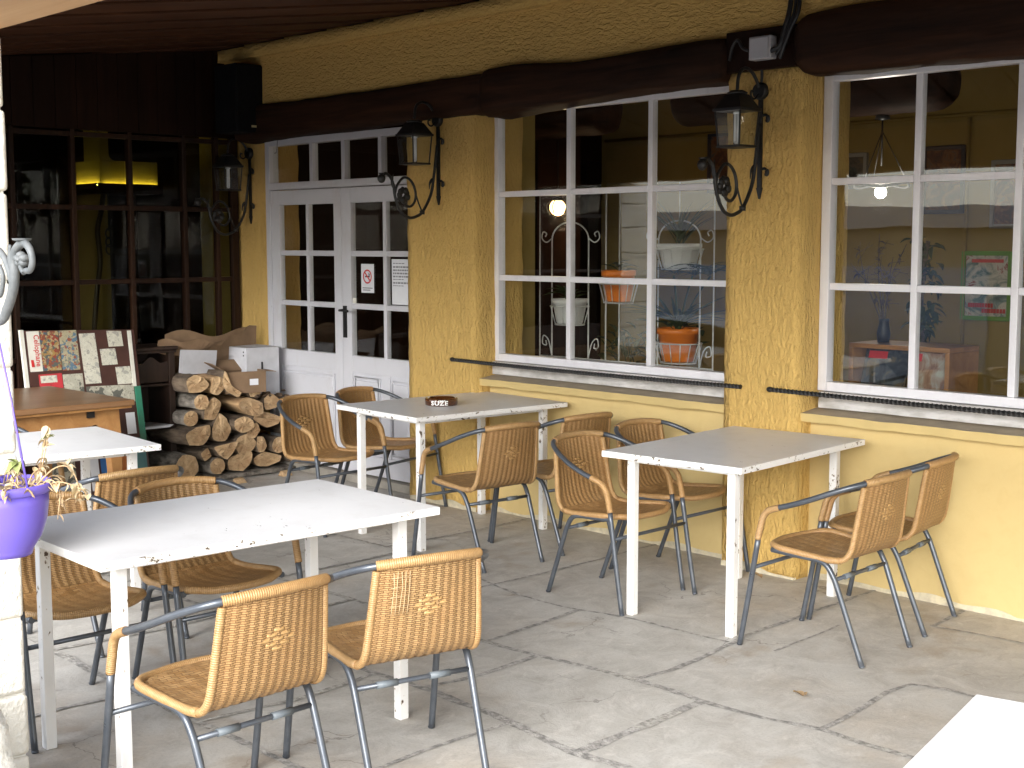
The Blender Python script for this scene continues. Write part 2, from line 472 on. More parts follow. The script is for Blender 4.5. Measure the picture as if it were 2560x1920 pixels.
class G:
    def __init__(s):
        s.v = []; s.f = []; s.mi = []; s.sm = []; s.uv = []
    def face(s, idx, m=0, smooth=False, uv=None):
        s.f.append(tuple(idx)); s.mi.append(m); s.sm.append(smooth)
        s.uv.append(uv if uv else [(0., 0.)] * len(idx))
    def add(s, p):
        s.v.append(Vector(p)); return len(s.v) - 1
    def hexa(s, c, m=0):
        """8 corners: bottom 4 ccw, top 4 ccw"""
        b = [s.add(p) for p in c]
        for q in ((3, 2, 1, 0), (4, 5, 6, 7), (0, 1, 5, 4), (1, 2, 6, 5), (2, 3, 7, 6), (3, 0, 4, 7)):
            s.face([b[i] for i in q], m)
        return s
    def box(s, x0, x1, y0, y1, z0, z1, m=0):
        return s.hexa([(x0, y0, z0), (x1, y0, z0), (x1, y1, z0), (x0, y1, z0), (x0, y0, z1), (x1, y0, z1), (x1, y1, z1), (x0, y1, z1)], m)
    def obox(s, c, ax, ay, az, m=0):
        """oriented box: centre and three half-axis vectors"""
        c, ax, ay, az = map(Vector, (c, ax, ay, az))
        return s.hexa([c - ax - ay - az, c + ax - ay - az, c + ax + ay - az, c - ax + ay - az,
                       c - ax - ay + az, c + ax - ay + az, c + ax + ay + az, c - ax + ay + az], m)
    def tube(s, path, r, seg=10, m=0, cap=True, closed=False, flat=1.0):
        P = [Vector(p) for p in path]
        n = len(P)
        rr = r if isinstance(r, (list, tuple)) else [r] * n
        T = []
        for i in range(n):
            if closed: d = P[(i + 1) % n] - P[i - 1]
            else: d = P[min(i + 1, n - 1)] - P[max(i - 1, 0)]
            T.append(d.normalized() if d.length > 1e-9 else Vector((0, 0, 1)))
        up = Vector((0, 0, 1)) if abs(T[0].z) < .9 else Vector((1, 0, 0))
        nrm = (up - T[0] * up.dot(T[0])).normalized()
        R_ = []; L = 0; Ls = []
        for i in range(n):
            if i: L += (P[i] - P[i - 1]).length
            Ls.append(L)
            nrm = nrm - T[i] * nrm.dot(T[i])
            nrm = nrm.normalized() if nrm.length > 1e-6 else T[i].orthogonal().normalized()
            bi = T[i].cross(nrm)
            R_.append([s.add(P[i] + (nrm * math.cos(2 * math.pi * k / seg) + bi * math.sin(2 * math.pi * k / seg) * flat) * rr[i]) for k in range(seg)])
        m_ = n if closed else n - 1
        for i in range(m_):
            a, b = R_[i], R_[(i + 1) % n]
            la, lb = Ls[i], Ls[i + 1] if i + 1 < n else Ls[i] + .01
            for k in range(seg):
                k2 = (k + 1) % seg
                s.face((a[k], a[k2], b[k2], b[k]), m, True, [(la, k / seg), (la, (k + 1) / seg), (lb, (k + 1) / seg), (lb, k / seg)])
        if cap and not closed:
            s.face(R_[0][::-1], m); s.face(R_[-1], m)
        return s
    def lathe(s, prof, c=(0, 0, 0), seg=24, m=0, smooth=True, axis='z'):
        c = Vector(c); rings_ = []
        for r, z in prof:
            row = []
            for k in range(seg):
                a = 2 * math.pi * k / seg
                p = Vector((r * math.cos(a), r * math.sin(a), z))
                if axis == 'x': p = Vector((z, p.x, p.y))
                if axis == 'y': p = Vector((p.x, z, p.y))
                row.append(s.add(c + p))
            rings_.append(row)
        for a, b in zip(rings_, rings_[1:]):
            for k in range(seg):
                k2 = (k + 1) % seg
                s.face((a[k], a[k2], b[k2], b[k]), m, smooth)
        if prof[0][0] > 1e-6: s.face(rings_[0][::-1], m)
        if prof[-1][0] > 1e-6: s.face(rings_[-1], m)
        return s
    def prism(s, outline, f0, f1, m_cap=0, m_side=0, smooth=False):
        a = [s.add(f0(*p)) for p in outline]
        b = [s.add(f1(*p)) for p in outline]
        n = len(a)
        s.face(a[::-1], m_cap); s.face(b, m_cap)
        for i in range(n):
            j = (i + 1) % n
            s.face((a[i], a[j], b[j], b[i]), m_side, smooth)
        return s
    def grid(s, fn, nu, nv, m=0, uvs=(1, 1), smooth=True):
        I = [[s.add(fn(i / nu, j / nv)) for j in range(nv + 1)] for i in range(nu + 1)]
        for i in range(nu):
            for j in range(nv):
                q = ((i, j), (i + 1, j), (i + 1, j + 1), (i, j + 1))
                s.face([I[a][b] for a, b in q], m, smooth, [(a / nu * uvs[0], b / nv * uvs[1]) for a, b in q])
        return s
    def ball(s, c, r, m=0, seg=16, sc=(1, 1, 1), rings_=10, jit=0.):
        c = Vector(c)
        rows = []
        for i in range(rings_ + 1):
            th = math.pi * i / rings_
            row = []
            for k in range(seg):
                a = 2 * math.pi * k / seg
                p = Vector((math.sin(th) * math.cos(a), math.sin(th) * math.sin(a), math.cos(th)))
                q = 1 + jit * noise.noise(p * 2.3 + c * 3)
                row.append(s.add(c + Vector((p.x * sc[0], p.y * sc[1], p.z * sc[2])) * r * q))
            rows.append(row)
        for a, b in zip(rows, rows[1:]):
            for k in range(seg):
                k2 = (k + 1) % seg
                s.face((b[k], b[k2], a[k2], a[k]), m, True)
        return s
    def mesh(s, other, mtx, m=0):
        me = other
        base = len(s.v)
        for v in me.vertices: s.v.append(mtx @ v.co)
        for p in me.polygons: s.face([base + i for i in p.vertices], m)
        return s
    def build(s, name, mats, parent=None, bevel=0., bseg=2, world=True):
        off = Vector((0, 0, 0))
        if parent is not None:
            off = OFF[parent.name] if world else Vector((0, 0, 0))
        else:
            xs = [v.x for v in s.v]; ys = [v.y for v in s.v]; zs = [v.z for v in s.v]
            off = Vector(((min(xs) + max(xs)) / 2, (min(ys) + max(ys)) / 2, min(zs)))
        me = bpy.data.meshes.new(name)
        me.from_pydata([v - off for v in s.v], [], s.f)
        if not isinstance(mats, (list, tuple)): mats = [mats]
        for k in mats: me.materials.append(M[k] if isinstance(k, str) else k)
        me.polygons.foreach_set('material_index', s.mi)
        me.polygons.foreach_set('use_smooth', s.sm)
        ul = me.uv_layers.new(name='UVMap')
        ul.data.foreach_set('uv', [c for f in s.uv for q in f for c in q])
        bm = bmesh.new(); bm.from_mesh(me)
        bmesh.ops.remove_doubles(bm, verts=bm.verts, dist=1e-5)
        bmesh.ops.recalc_face_normals(bm, faces=bm.faces)
        if bevel:
            ed = [e for e in bm.edges if len(e.link_faces) == 2 and e.calc_face_angle(0) > .6]
            bmesh.ops.bevel(bm, geom=ed, offset=bevel, segments=bseg, affect='EDGES', profile=.6, clamp_overlap=True)
            for f in bm.faces:
                f.smooth = f.smooth or len(f.verts) == 4 and f.calc_area() < bevel * .5
        bm.to_mesh(me); bm.free()
        o = bpy.data.objects.new(name, me)
        COL.objects.link(o)
        if parent is not None:
            o.parent = parent
            OFF[o.name] = off if world else Vector((0, 0, 0))
        else:
            o.location = off
            OFF[o.name] = off
        return o

def tag(o, label, cat=None, group=None):
    o['label'] = label
    if cat: o['category'] = cat
    if group: o['group'] = group
    return o
def struct(o, kind='structure'):
    o['kind'] = kind; return o
def thing(name, label, cat, loc=(0, 0, 0), rz=0., group=None):
    o = bpy.data.objects.new(name, None)
    COL.objects.link(o)
    o.empty_display_size = .1
    o.location = loc; o.rotation_euler = (0, 0, rz)
    OFF[o.name] = Vector(loc)
    return tag(o, label, cat, group)
def copy_tree(o, parent=None):
    c = o.copy(); COL.objects.link(c)
    if parent: c.parent = parent
    for ch in list(o.children): copy_tree(ch, c)
    return c
def text_mesh(txt, size, extrude=.001, offset=0., spacing=1.):
    cu = bpy.data.curves.new('lettering', 'FONT')
    cu.body = txt; cu.size = size; cu.extrude = extrude; cu.offset = offset
    cu.space_character = spacing
    cu.align_x = 'CENTER'; cu.align_y = 'CENTER'; cu.resolution_u = 3
    o = bpy.data.objects.new('lettering', cu); COL.objects.link(o)
    dg = bpy.context.evaluated_depsgraph_get()
    me = bpy.data.meshes.new_from_object(o.evaluated_get(dg))
    bpy.data.objects.remove(o); bpy.data.curves.remove(cu)
    return me
def rnd(a, b): return random.uniform(a, b)

# ================================================================== THE SETTING
# ---- ground and paving
g = G()
YS = [300, -7.2, -7.9, -8.7, -9.5, -300]; ZS = [-.03, -.03, -.13, -.6, -.83, -.83]
for k in range(5):
    g.face([g.add(p) for p in ((-300, YS[k + 1], ZS[k + 1]), (300, YS[k + 1], ZS[k + 1]), (300, YS[k], ZS[k]), (-300, YS[k], ZS[k]))])
struct(g.build('ground', 'asphalt'))
g = G(); g.box(-12.9, 3.2, -6.9, .31, -.2, 0)
struct(g.build('terrace_paving', 'stone'))

JN = [
 ([(-3.7,-2.47),(-3.4,-2.48),(-3.15,-2.51),(-2.97,-2.53),(-2.76,-2.5),(-2.2,-2.52),(-1.4,-2.5),(.4,-2.53)], .048),
 ([(-5.6,-1.93),(-4.9,-1.9),(-4.22,-1.91),(-3.79,-1.88),(-3.54,-1.85),(-3.31,-1.82),(-2.98,-1.83),(-2.67,-1.81),(-2.52,-1.77),(-2.34,-1.78),(-1.9,-1.77),(-1.0,-1.8)], .036),
 ([(-3.79,-1.88),(-3.77,-2.23),(-3.8,-2.47)], .034),
 ([(-2.98,-1.83),(-2.97,-2.14),(-2.95,-2.52)], .05),
 ([(-3.31,-1.82),(-3.3,-1.64),(-3.35,-1.17),(-3.38,-1.06),(-3.39,-.65),(-3.41,.0)], .028),
 ([(-5.33,-1.09),(-5.02,-1.18),(-4.7,-1.26),(-4.36,-1.29),(-4.15,-1.27),(-3.89,-1.21),(-3.37,-1.18)], .022),
 ([(-4.15,-1.27),(-4.12,-1.51),(-4.08,-1.9)], .026),
 ([(-4.75,-1.38),(-4.74,-.93),(-4.77,.0)], .022),
 ([(-3.16,-1.15),(-3.19,-.63)], .014),
 ([(-2.52,-1.77),(-2.55,-1.44),(-2.56,-1.12),(-2.26,-1.08),(-1.6,-1.1)], .026),
 ([(-2.91,-.34),(-2.94,-.03)], .026),
 ([(-2.92,-.35),(-2.51,-.31),(-1.7,-.33)], .014),
 ([(-3.7,-2.47),(-4.4,-2.5),(-5.2,-2.46),(-6.2,-2.5),(-8.9,-2.5)], .034),
 ([(-3.3,-2.49),(-3.31,-2.81),(-3.29,-3.25)], .022),
 ([(-8.9,-3.3),(-6,-3.26),(-4.3,-3.28),(-3.29,-3.25),(-2.4,-3.27),(-.5,-3.25),(1,-3.27)], .036),
 ([(-4.05,-2.49),(-4.02,-2.9),(-4.06,-3.28)], .028), ([(-2.35,-2.52),(-2.38,-2.9),(-2.36,-3.27)], .026),
 ([(-5.2,-2.46),(-5.17,-2.9),(-5.2,-3.27)], .028), ([(-6.3,-2.5),(-6.28,-3.27)], .028),
 ([(-8.9,-4.1),(-5,-4.08),(-3.6,-4.12),(-2,-4.1),(1,-4.12)], .034),
 ([(-3.5,-3.26),(-3.47,-3.7),(-3.5,-4.12)], .026), ([(-2.7,-3.27),(-2.73,-4.1)], .028), ([(-4.5,-3.28),(-4.52,-4.09)], .026),
 ([(-5.7,-3.27),(-5.7,-4.08)], .026), ([(-1.6,-3.26),(-1.58,-4.1)], .026),
 ([(-8.9,-1.2),(-6.9,-1.17),(-5.33,-1.09)], .024), ([(-5.6,-1.93),(-7.2,-1.9),(-8.9,-1.92)], .026),
 ([(-5.6,-1.93),(-5.58,-1.5),(-5.61,-1.1)], .024), ([(-5.0,-1.9),(-4.98,-2.2),(-5.02,-2.47)], .026),
 ([(-6.4,-1.15),(-6.43,-.6),(-6.4,.0)], .022), ([(-6.9,-1.17),(-6.88,-1.9)], .024), ([(-1.2,-1.1),(-1.2,-2.5)], .03),
 ([(-1.75,-.33),(-1.77,-1.1)], .02), ([(-5.75,-.02),(-5.72,-.6),(-5.75,-1.13)], .016),
]
g = G()
for k, (pts, wd) in enumerate(JN):
    P = catmull([(a, b, 0) for a, b in pts], 2)
    Q = []
    for a, b in zip(P, P[1:]):
        n = max(1, int((b - a).length / .035))
        Q += [a.lerp(b, i / n) for i in range(n)]
    Q.append(P[-1])
    L_, R_ = [], []
    for i, p in enumerate(Q):
        d = (Q[min(i + 1, len(Q) - 1)] - Q[max(i - 1, 0)]).normalized()
        nn = Vector((-d.y, d.x, 0))
        wob = .012 * noise.noise(Vector((p.x * 3, p.y * 3, k)))
        hl = wd * .44 * (1 + .7 * noise.noise(Vector((p.x * 9, p.y * 9, k + 5))))
        hr = wd * .44 * (1 + .7 * noise.noise(Vector((p.x * 9, p.y * 9, k + 9))))
        z = .0022 + .00012 * k
        L_.append(g.add(p + nn * (hl + wob) + Vector((0, 0, z)))); R_.append(g.add(p - nn * (hr - wob) + Vector((0, 0, z))))
    for i in range(len(Q) - 1):
        pale = noise.noise(Vector((Q[i].x * 2.2, Q[i].y * 2.2, 3.3))) > .22
        g.face((R_[i], R_[i + 1], L_[i + 1], L_[i]), 1 if pale else 0)
struct(g.build('paving_joints', ['mortar', 'mortar_pale']))

def roof_z(y): return 3.085 + .114 * y

# ---- the restaurant building
B = thing('restaurant_building', 'yellow rendered restaurant front with timber lintels and white glazed windows', 'building', (-4, .1, 0))
g = G()
g.box(-6.125, -4.239, 0, .28, 0, .79)
g.box(-3.79, -1.8, 0, .28, 0, .79)
g.build('wall', 'stucco_s', B)
g = G()                                           # uneven lime render along the foot of the wall
for x0, x1, y in ((-6.12, -4.245, -.004), (-3.785, -1.8, -.004), (-4.239, -3.79, -.117), (-6.77, -6.13, -.117), (-1.8, 1.9, -.117)):
    n = int((x1 - x0) / .03)
    top = [.012 + .05 * max(0, noise.noise(Vector((x0 + i * .03, 7, 0)) * 4) + .25) for i in range(n + 1)]
    for i in range(n):
        a, b = x0 + (x1 - x0) * i / n, x0 + (x1 - x0) * (i + 1) / n
        g.hexa([(a, y, 0), (b, y, 0), (b, y + .02, 0), (a, y + .02, 0), (a, y + .002, top[i]), (b, y + .002, top[i + 1]), (b, y + .02, top[i + 1]), (a, y + .02, top[i])])
g.build('wall_foot', 'limewash', B)
def rough_box(g, x0, x1, y0, y1, z0, z1, n=.05, amp=.008):
    """rendered pier: front and both sides subdivided with a hand-trowelled unevenness and soft corners"""
    nz = max(2, int((z1 - z0) / n)); nx = max(2, int((x1 - x0) / n)); ny = max(2, int((y1 - y0) / n))
    path = [(x0, y1 - (y1 - y0) * i / ny) for i in range(ny)] + [(x0 + (x1 - x0) * i / nx, y0) for i in range(nx)] + [(x1, y0 + (y1 - y0) * i / ny) for i in range(ny + 1)]
    rows = []
    for j in range(nz + 1):
        z = z0 + (z1 - z0) * j / nz
        row = []
        for (x, y) in path:
            q = Vector((x, y, z)) * 9
            row.append(g.add((x + amp * noise.noise(q), y + amp * noise.noise(q + Vector((5, 5, 5))), z)))
        rows.append(row)
    for a, b in zip(rows, rows[1:]):
        for i in range(len(path) - 1):
            g.face((a[i], a[i + 1], b[i + 1], b[i]), 0, True)
    g.face(rows[-1]); g.face(rows[0][::-1])
for x0, x1 in ((-6.775, -6.125), (-4.239, -3.79), (-1.8, 1.9)):
    g = G(); rough_box(g, x0, x1, -.112, .28, 0, 2.5)
    g.build('pier', 'stucco_v', B)
g = G(); rough_box(g, -9.0, -8.55, 0, .28, 0, 2.45)
g.build('pier', 'stucco_v', B)
g = G(); rough_box(g, -9.0, 1.9, -.112, .28, 2.6, 3.2, .08, .006)
g.build('upper_wall', 'stucco_h', B)
g = G(); rough_box(g, -9.0, 1.9, -.165, -.10, 2.975, 3.06, .06, .008)
g.build('wall_ledge', 'stucco_h', B)
g = G(); g.box(-8.99, 1.9, .06, .27, 2.455, 2.595)
g.build('lintel_light_block', 'part_panel', B)  # unseen filler behind the logs, added to block daylight

def log_beam(x0, x1, y0, y1, z0f, z1f, seed, power=5.5, round0=.12, round1=.05):
    """old squared log: superellipse section that wanders, with rounded ends"""
    g = G(); n = int((x1 - x0) / .035); seg = 36; rows = []
    for i in range(n + 1):
        t = i / n; x = x0 + (x1 - x0) * t
        e0 = min(1, (x - x0) / round0 + .02); e1 = min(1, (x1 - x) / round1 + .02)
        sc = max(.05, math.sqrt(max(0, 1 - (1 - e0) ** 2))) * max(.05, math.sqrt(max(0, 1 - (1 - e1) ** 2)))
        za, zb = z0f(t), z1f(t); cz, hz = (za + zb) / 2, (zb - za) / 2; cy, hy = (y0 + y1) / 2, (y1 - y0) / 2
        row = []
        for k in range(seg):
            a = 2 * math.pi * k / seg
            ca, sa = math.cos(a), math.sin(a)
            p = (abs(ca) ** (2 / power) * math.copysign(1, ca), abs(sa) ** (2 / power) * math.copysign(1, sa))
            q = Vector((x * 1.6, p[0] * .7 + seed, p[1] * .7))
            f = sc * (1 + .09 * noise.noise(q) + .05 * noise.noise(q * 4) + .035 * noise.noise(Vector((x * 3, p[0] * 9, p[1] * 9 + seed))))
            row.append(g.add((x, cy + hy * p[0] * f, cz + hz * p[1] * f)))
        rows.append(row)
    for a, b in zip(rows, rows[1:]):
        for k in range(seg):
            g.face((a[k], a[(k + 1) % seg], b[(k + 1) % seg], b[k]), 0, True)
    g.face(rows[0][::-1]); g.face(rows[-1])
    return g
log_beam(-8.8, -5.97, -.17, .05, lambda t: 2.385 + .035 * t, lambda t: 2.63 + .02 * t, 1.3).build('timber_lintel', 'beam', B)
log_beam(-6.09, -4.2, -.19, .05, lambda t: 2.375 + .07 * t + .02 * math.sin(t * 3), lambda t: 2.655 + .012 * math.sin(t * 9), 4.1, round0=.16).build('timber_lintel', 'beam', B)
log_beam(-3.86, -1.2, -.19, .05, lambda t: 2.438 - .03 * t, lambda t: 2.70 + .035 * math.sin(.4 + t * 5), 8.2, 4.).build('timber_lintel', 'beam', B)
g = G(); g.box(-4.23, -3.82, -.15, .05, 2.485, 2.68)
g.build('lintel_infill', 'part_panel', B, bevel=.006)

def window(x0, x1, cols, rows, ncolw=.034, yf=.043):
    """white wooden window; cols and rows are the middles of the glazing bars"""
    z0, z1 = .93, 2.47
    g = G(); e = .05
    g.box(x0, x0 + e, yf, yf + .06, z0, z1); g.box(x1 - e, x1, yf, yf + .06, z0, z1)
    g.box(x0 + e, x1 - e, yf + .001, yf + .059, z0, z0 + .045); g.box(x0 + e, x1 - e, yf + .001, yf + .059, z1 - .05, z1)
    for c in cols: g.box(c - ncolw / 2, c + ncolw / 2, yf + .008, yf + .05, z0 + .045, z1 - .05)
    xs = [x0 + e] + [v for c in cols for v in (c - ncolw / 2, c + ncolw / 2)] + [x1 - e]
    for r in rows:
        for a, b in zip(xs[::2], xs[1::2]): g.box(a, b, yf + .009, yf + .049, r - .017, r + .017)
    wdw = g.build('window', 'win_paint', B, bevel=.004)
    xs = [x0 + e] + list(cols) + [x1 - e]; zs = [z0 + .045] + list(rows) + [z1 - .05]
    g = G()
    for a, b in zip(xs, xs[1:]):
        for c, d in zip(zs, zs[1:]): g.box(a + .012, b - .012, yf + .026, yf + .03, c + .012, d - .012)
    g.build('pane', 'glass', wdw)
    g = G(); n = int((x1 - x0) / .06)
    for i in range(n):
        a, b = x0 + .03 + (x1 - x0 - .03) * i / n, x0 + .03 + (x1 - x0 - .03) * (i + 1) / n
        u, v = (.008 * noise.noise(Vector((q * 6, 1, 2))) for q in (a, b))
        g.hexa([(a, .012 + u, .85), (b, .012 + v, .85), (b, .12, .85), (a, .12, .85), (a, .014 + u, .927), (b, .014 + v, .927), (b, .12, .927), (a, .12, .927)])
    g.build('sill_board', 'whitewash', wdw)
    return wdw
window(-6.143, -4.222, (-5.506, -4.888), (1.44, 1.945))
window(-3.785, -1.79, (-3.281, -2.793, -2.3), (1.44, 1.945))
for x0, x1 in ((-6.125, -4.239), (-3.79, -1.8)):
    g = G(); n = int((x1 - x0) / .05)
    for i in range(n):
        a, b = x0 + (x1 - x0) * i / n, x0 + (x1 - x0) * (i + 1) / n
        f = lambda x: (-.085 + .006 * noise.noise(Vector((x * 5, 0, 0))), .828 + .005 * noise.noise(Vector((x * 7, 3, 0))), .787 + .008 * noise.noise(Vector((x * 6, 9, 0))))
        u, v = f(a), f(b)
        g.hexa([(a, u[0], u[2]), (b, v[0], v[2]), (b, .2, .792), (a, .2, .792), (a, u[0] - .004, u[1]), (b, v[0] - .004, v[1]), (b, .2, .862), (a, .2, .862)])
    sl = g.build('window_sill', ['sill_paint', 'sill_top'], B, bevel=0)
    for p in sl.data.polygons:
        if p.normal.z > .6: p.material_index = 1

# double door
g = G()
g.box(-8.55, -8.497, -.012, .07, .06, 2.40); g.box(-6.80, -6.74, -.012, .07, .06, 2.40)
g.box(-8.497, -6.80, -.010, .068, 2.352, 2.40)
g.box(-8.497, -6.80, -.02, .07, 2.035, 2.085)
for x in (-7.985, -7.61, -7.2): g.box(x - .018, x + .018, -.002, .05, 2.085, 2.352)
df = g.build('door_frame', 'door_paint', B, bevel=.004)
g = G()
for a, b in ((-8.49, -8.01), (-7.96, -7.64), (-7.58, -7.23), (-7.17, -6.82)): g.box(a, b, .02, .024, 2.09, 2.35)
g.build('pane', 'glass', df)
for (x0, x1, c1) in ((-8.494, -7.643, -8.05), (-7.638, -6.803, -7.165)):
    g = G(); y0, y1 = 0, .045
    xa, xb = x0 + .10, x1 - .085
    if x0 > -8: xa = x0 + .105
    g.box(x0, xa, y0, y1, .065, 2.03); g.box(xb, x1, y0, y1, .065, 2.03)
    g.box(xa, xb, y0 + .001, y1 - .001, 1.925, 2.029); g.box(xa, xb, y0 + .001, y1 - .001, .76, .88); g.box(xa, xb, y0 + .001, y1 - .001, .066, .2)
    g.box(xa, xb, y0 + .012, y1 - .01, .2, .76)
    g.box(c1 - .017, c1 + .017, y0 + .004, y1 - .004, .88, 1.925)
    for r in (1.22, 1.58):
        g.box(xa, c1 - .017, y0 + .005, y1 - .005, r - .019, r + .019); g.box(c1 + .017, xb, y0 + .005, y1 - .005, r - .019, r + .019)
    if x0 > -8:
        g.box(c1 - .045, c1 + .045, y0 + .002, y1 - .002, .2, .76)
        pans = ((xa, c1 - .045), (c1 + .045, xb))
    else: pans = ((xa + .0, xb),)
    for a, b in pans:
        g.box(a + .04, b - .04, y0 - .002, y0 + .014, .25, .71)
        for q in ((a + .018, a + .03, .225, .735), (b - .03, b - .018, .225, .735)): g.box(q[0], q[1], y0 - .004, y0 + .013, q[2], q[3])
        for q in ((.225, .237), (.723, .735)): g.box(a + .03, b - .03, y0 - .004, y0 + .013, q[0], q[1])
    door = g.build('door', 'door_paint', B, bevel=.004)
    g = G()
    for a, b in ((xa - .01, c1), (c1, xb + .01)):
        for c, d in ((.87, 1.22), (1.22, 1.58), (1.58, 1.935)): g.box(a + .008, b - .008, .02, .024, c + .006, d - .006)
    g.build('pane', 'glass', door)
    if x0 > -8:
        g = G()
        g.box(-7.617, -7.585, -.012, 0, 1.0, 1.22)
        g.tube([(-7.6, -.01, 1.19), (-7.6, -.055, 1.19), (-7.56, -.06, 1.192), (-7.5, -.058, 1.188)], .009, 8)
        g.build('handle', 'iron', door)
g = G(); g.box(-8.549, -6.78, -.04, .27, .001, .056)
g.build('door_step', 'grey_stone', B, bevel=.006)

# rooms behind the glass
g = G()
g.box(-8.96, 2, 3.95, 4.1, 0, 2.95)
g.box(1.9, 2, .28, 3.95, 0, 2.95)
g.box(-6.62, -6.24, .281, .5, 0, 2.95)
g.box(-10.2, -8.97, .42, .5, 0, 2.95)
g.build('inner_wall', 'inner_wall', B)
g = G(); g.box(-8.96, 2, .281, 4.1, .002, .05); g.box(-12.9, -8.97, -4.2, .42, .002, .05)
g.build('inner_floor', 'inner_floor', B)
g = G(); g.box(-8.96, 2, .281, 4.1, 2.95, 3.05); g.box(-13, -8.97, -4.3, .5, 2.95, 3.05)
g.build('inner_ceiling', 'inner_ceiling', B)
log_beam(-5.9, -3.88, 1.35, 1.65, lambda t: 2.42 - .03 * t, lambda t: 2.72, 2.2, 2.2, .1, .16).build('inner_beam', 'beam', B)
log_beam(-8.8, -6.6, 1.5, 1.8, lambda t: 2.42, lambda t: 2.8, 6.2, 3, .1, .1).build('inner_beam', 'beam', B)
g = G(); g.box(-8.96, -8.86, .501, 3.949, .05, 2.949)
g.box(-13, -12.9, -4.3, .5, 0, 2.95); g.box(-12.9, -10.21, .42, .5, 0, 2.95); g.box(-12.9, -8.97, -4.3, -4.2, 0, 2.95)
g.build('inner_dark_wall', 'part_panel', B)  # room walls coloured dark to stand in for indoor gloom; the timber is made up
g = G(); g.box(-7.75, -7.42, 2.0, 2.16, .05, 2.95)
g.build('inner_post', 'part_panel', B, bevel=.01)

# ---- glazed side partition
PT = thing('glazed_partition', 'dark timber partition with a grid of large panes closing the terrace end', 'partition', (-8.93, -2, 0))
ys = [-.05, -.199, -.471, -.899, -1.326, -1.757, -2.19, -2.62, -3.05, -3.48, -3.9]
g = G()
for i, y in enumerate(ys):
    h = .03 if i in (0, len(ys) - 1) else .016
    g.box(-8.955, -8.905, y - h, y + h, 0, 2.43)
for z in (.86, 1.382, 1.9, 2.40):
    for a, b in zip(ys, ys[1:]): g.box(-8.95, -8.91, b + .0165, a - .0165 - (.0145 if a == ys[0] else 0), z - .017, z + .017)
g.build('frame', 'part_frame', PT, bevel=.004)
g = G()
for a, b in zip(ys, ys[1:]):
    for c, d in ((.877, 1.365), (1.399, 1.883), (1.917, 2.383)): g.box(-8.932, -8.928, b + .02, a - .034, c + .002, d - .002)
g.build('pane', 'glass_dark', PT)
g = G()
n = 26
for i in range(n):
    a, b = -4.05 + 4.0 * i / n, -4.05 + 4.0 * (i + 1) / n - .004
    g.hexa([(-8.95, a, 2.431), (-8.915, a, 2.431), (-8.915, b, 2.431), (-8.95, b, 2.431), (-8.95, a, roof_z(a) - .002), (-8.915, a, roof_z(a) - .002), (-8.915, b, roof_z(b) - .002), (-8.95, b, roof_z(b) - .002)])
g.hexa([(-8.972, -4.05, 2.431), (-8.953, -4.05, 2.431), (-8.953, 0, 2.431), (-8.972, 0, 2.431), (-8.972, -4.05, roof_z(-4.05) + .05), (-8.953, -4.05, roof_z(-4.05) + .05), (-8.953, 0, 3.1), (-8.972, 0, 3.1)])
g.build('top_panel', 'part_panel', PT, bevel=.0015)
g = G()
for a, b in zip(ys, ys[1:]): g.box(-8.94, -8.92, b + .02, a - .034, .01, .842)
g.build('lower_panel', 'part_frame', PT)

# ---- porch roof: skewed boards under a lean-to, eave beam
RF = thing('porch_roof', 'sloping timber porch roof of brown boards on a pale eave beam', 'porch roof', (-4, -2, 2.6))
g = G()
def rp(x, y, dz): return (x + .31 * y, y, roof_z(y) + dz)
x = -9.6; i = 0
while x < 3.0:
    wd = .235
    dz = .0 if i % 2 else .011
    y0, y1 = -4.5, .03
    c = [rp(x, y0, dz), rp(x + wd, y0, dz), rp(x + wd, y1, dz), rp(x, y1, dz)]
    if c[2][0] > -9.3: 
        g.hexa(c + [(p[0], p[1], p[2] + .03) for p in c])
    x += .255; i += 1
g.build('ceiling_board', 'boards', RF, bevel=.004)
g = G()
c = [(-9.4, -4.55, roof_z(-4.55) + .06), (2.2, -4.55, roof_z(-4.55) + .06), (2.2, -.113, roof_z(-.113) + .06), (-9.4, -.113, roof_z(-.113) + .06)]
g.hexa(c + [(p[0], p[1], p[2] + .06) for p in c])
g.build('roof_deck', 'roof_tile', RF)
g = G(); g.box(-9.3, 2.2, -4.27, -4.05, 2.225, 2.575)
g.build('eave_beam', 'beam_pale', RF, bevel=.012)

# ---- stone pillar
g = G()
zs = [0, .2, .38, .6, .83, 1.07, 1.31, 1.55, 1.795, 2.02, 2.222]
for a, b in zip(zs, zs[1:]):
    o = .006 * noise.noise(Vector((a * 7, 1, 1))); o2 = .006 * noise.noise(Vector((a * 7, 9, 1)))
    n = 5; h = b - a - .006
    x0, x1, y0, y1 = -4.1 + o2, -3.672 + o, -4.45 + o2, -4.035 + o
    g.box(x0, x1, y0, y1, a + .003, b - .003)
pm = G(); pm.box(-4.09, -3.69, -4.43, -4.05, 0, 2.222)
p_ = g.build('stone_pillar', 'limestone', None, bevel=.014, bseg=3)
tag(p_, 'pale limestone block pillar at the terrace edge under the eave beam', 'pillar')
g = G(); g.box(-4.085, -3.683, -4.43, -4.043, .002, 2.22)
g.build('joint', 'limestone2', p_, world=True)
for o in list(p_.children): o.location = (0, 0, 0)
g = G()
for a, b in zip(zs, zs[1:]):
    o = .008 * noise.noise(Vector((a * 5, 4, 1)))
    g.box(-9.25 + o, -8.82 + o, -4.45, -4.035 - o, a + .002, b - .002)
tag(g.build('stone_pillar', 'limestone', None, bevel=.014, bseg=2), 'pale limestone pillar at the far left end of the terrace, reflected in the middle window', 'pillar')
g = G(); g.ball((-3.42, -4.45, .24), .3, 0, 40, (.78, .68, 1.0), 28, .0)
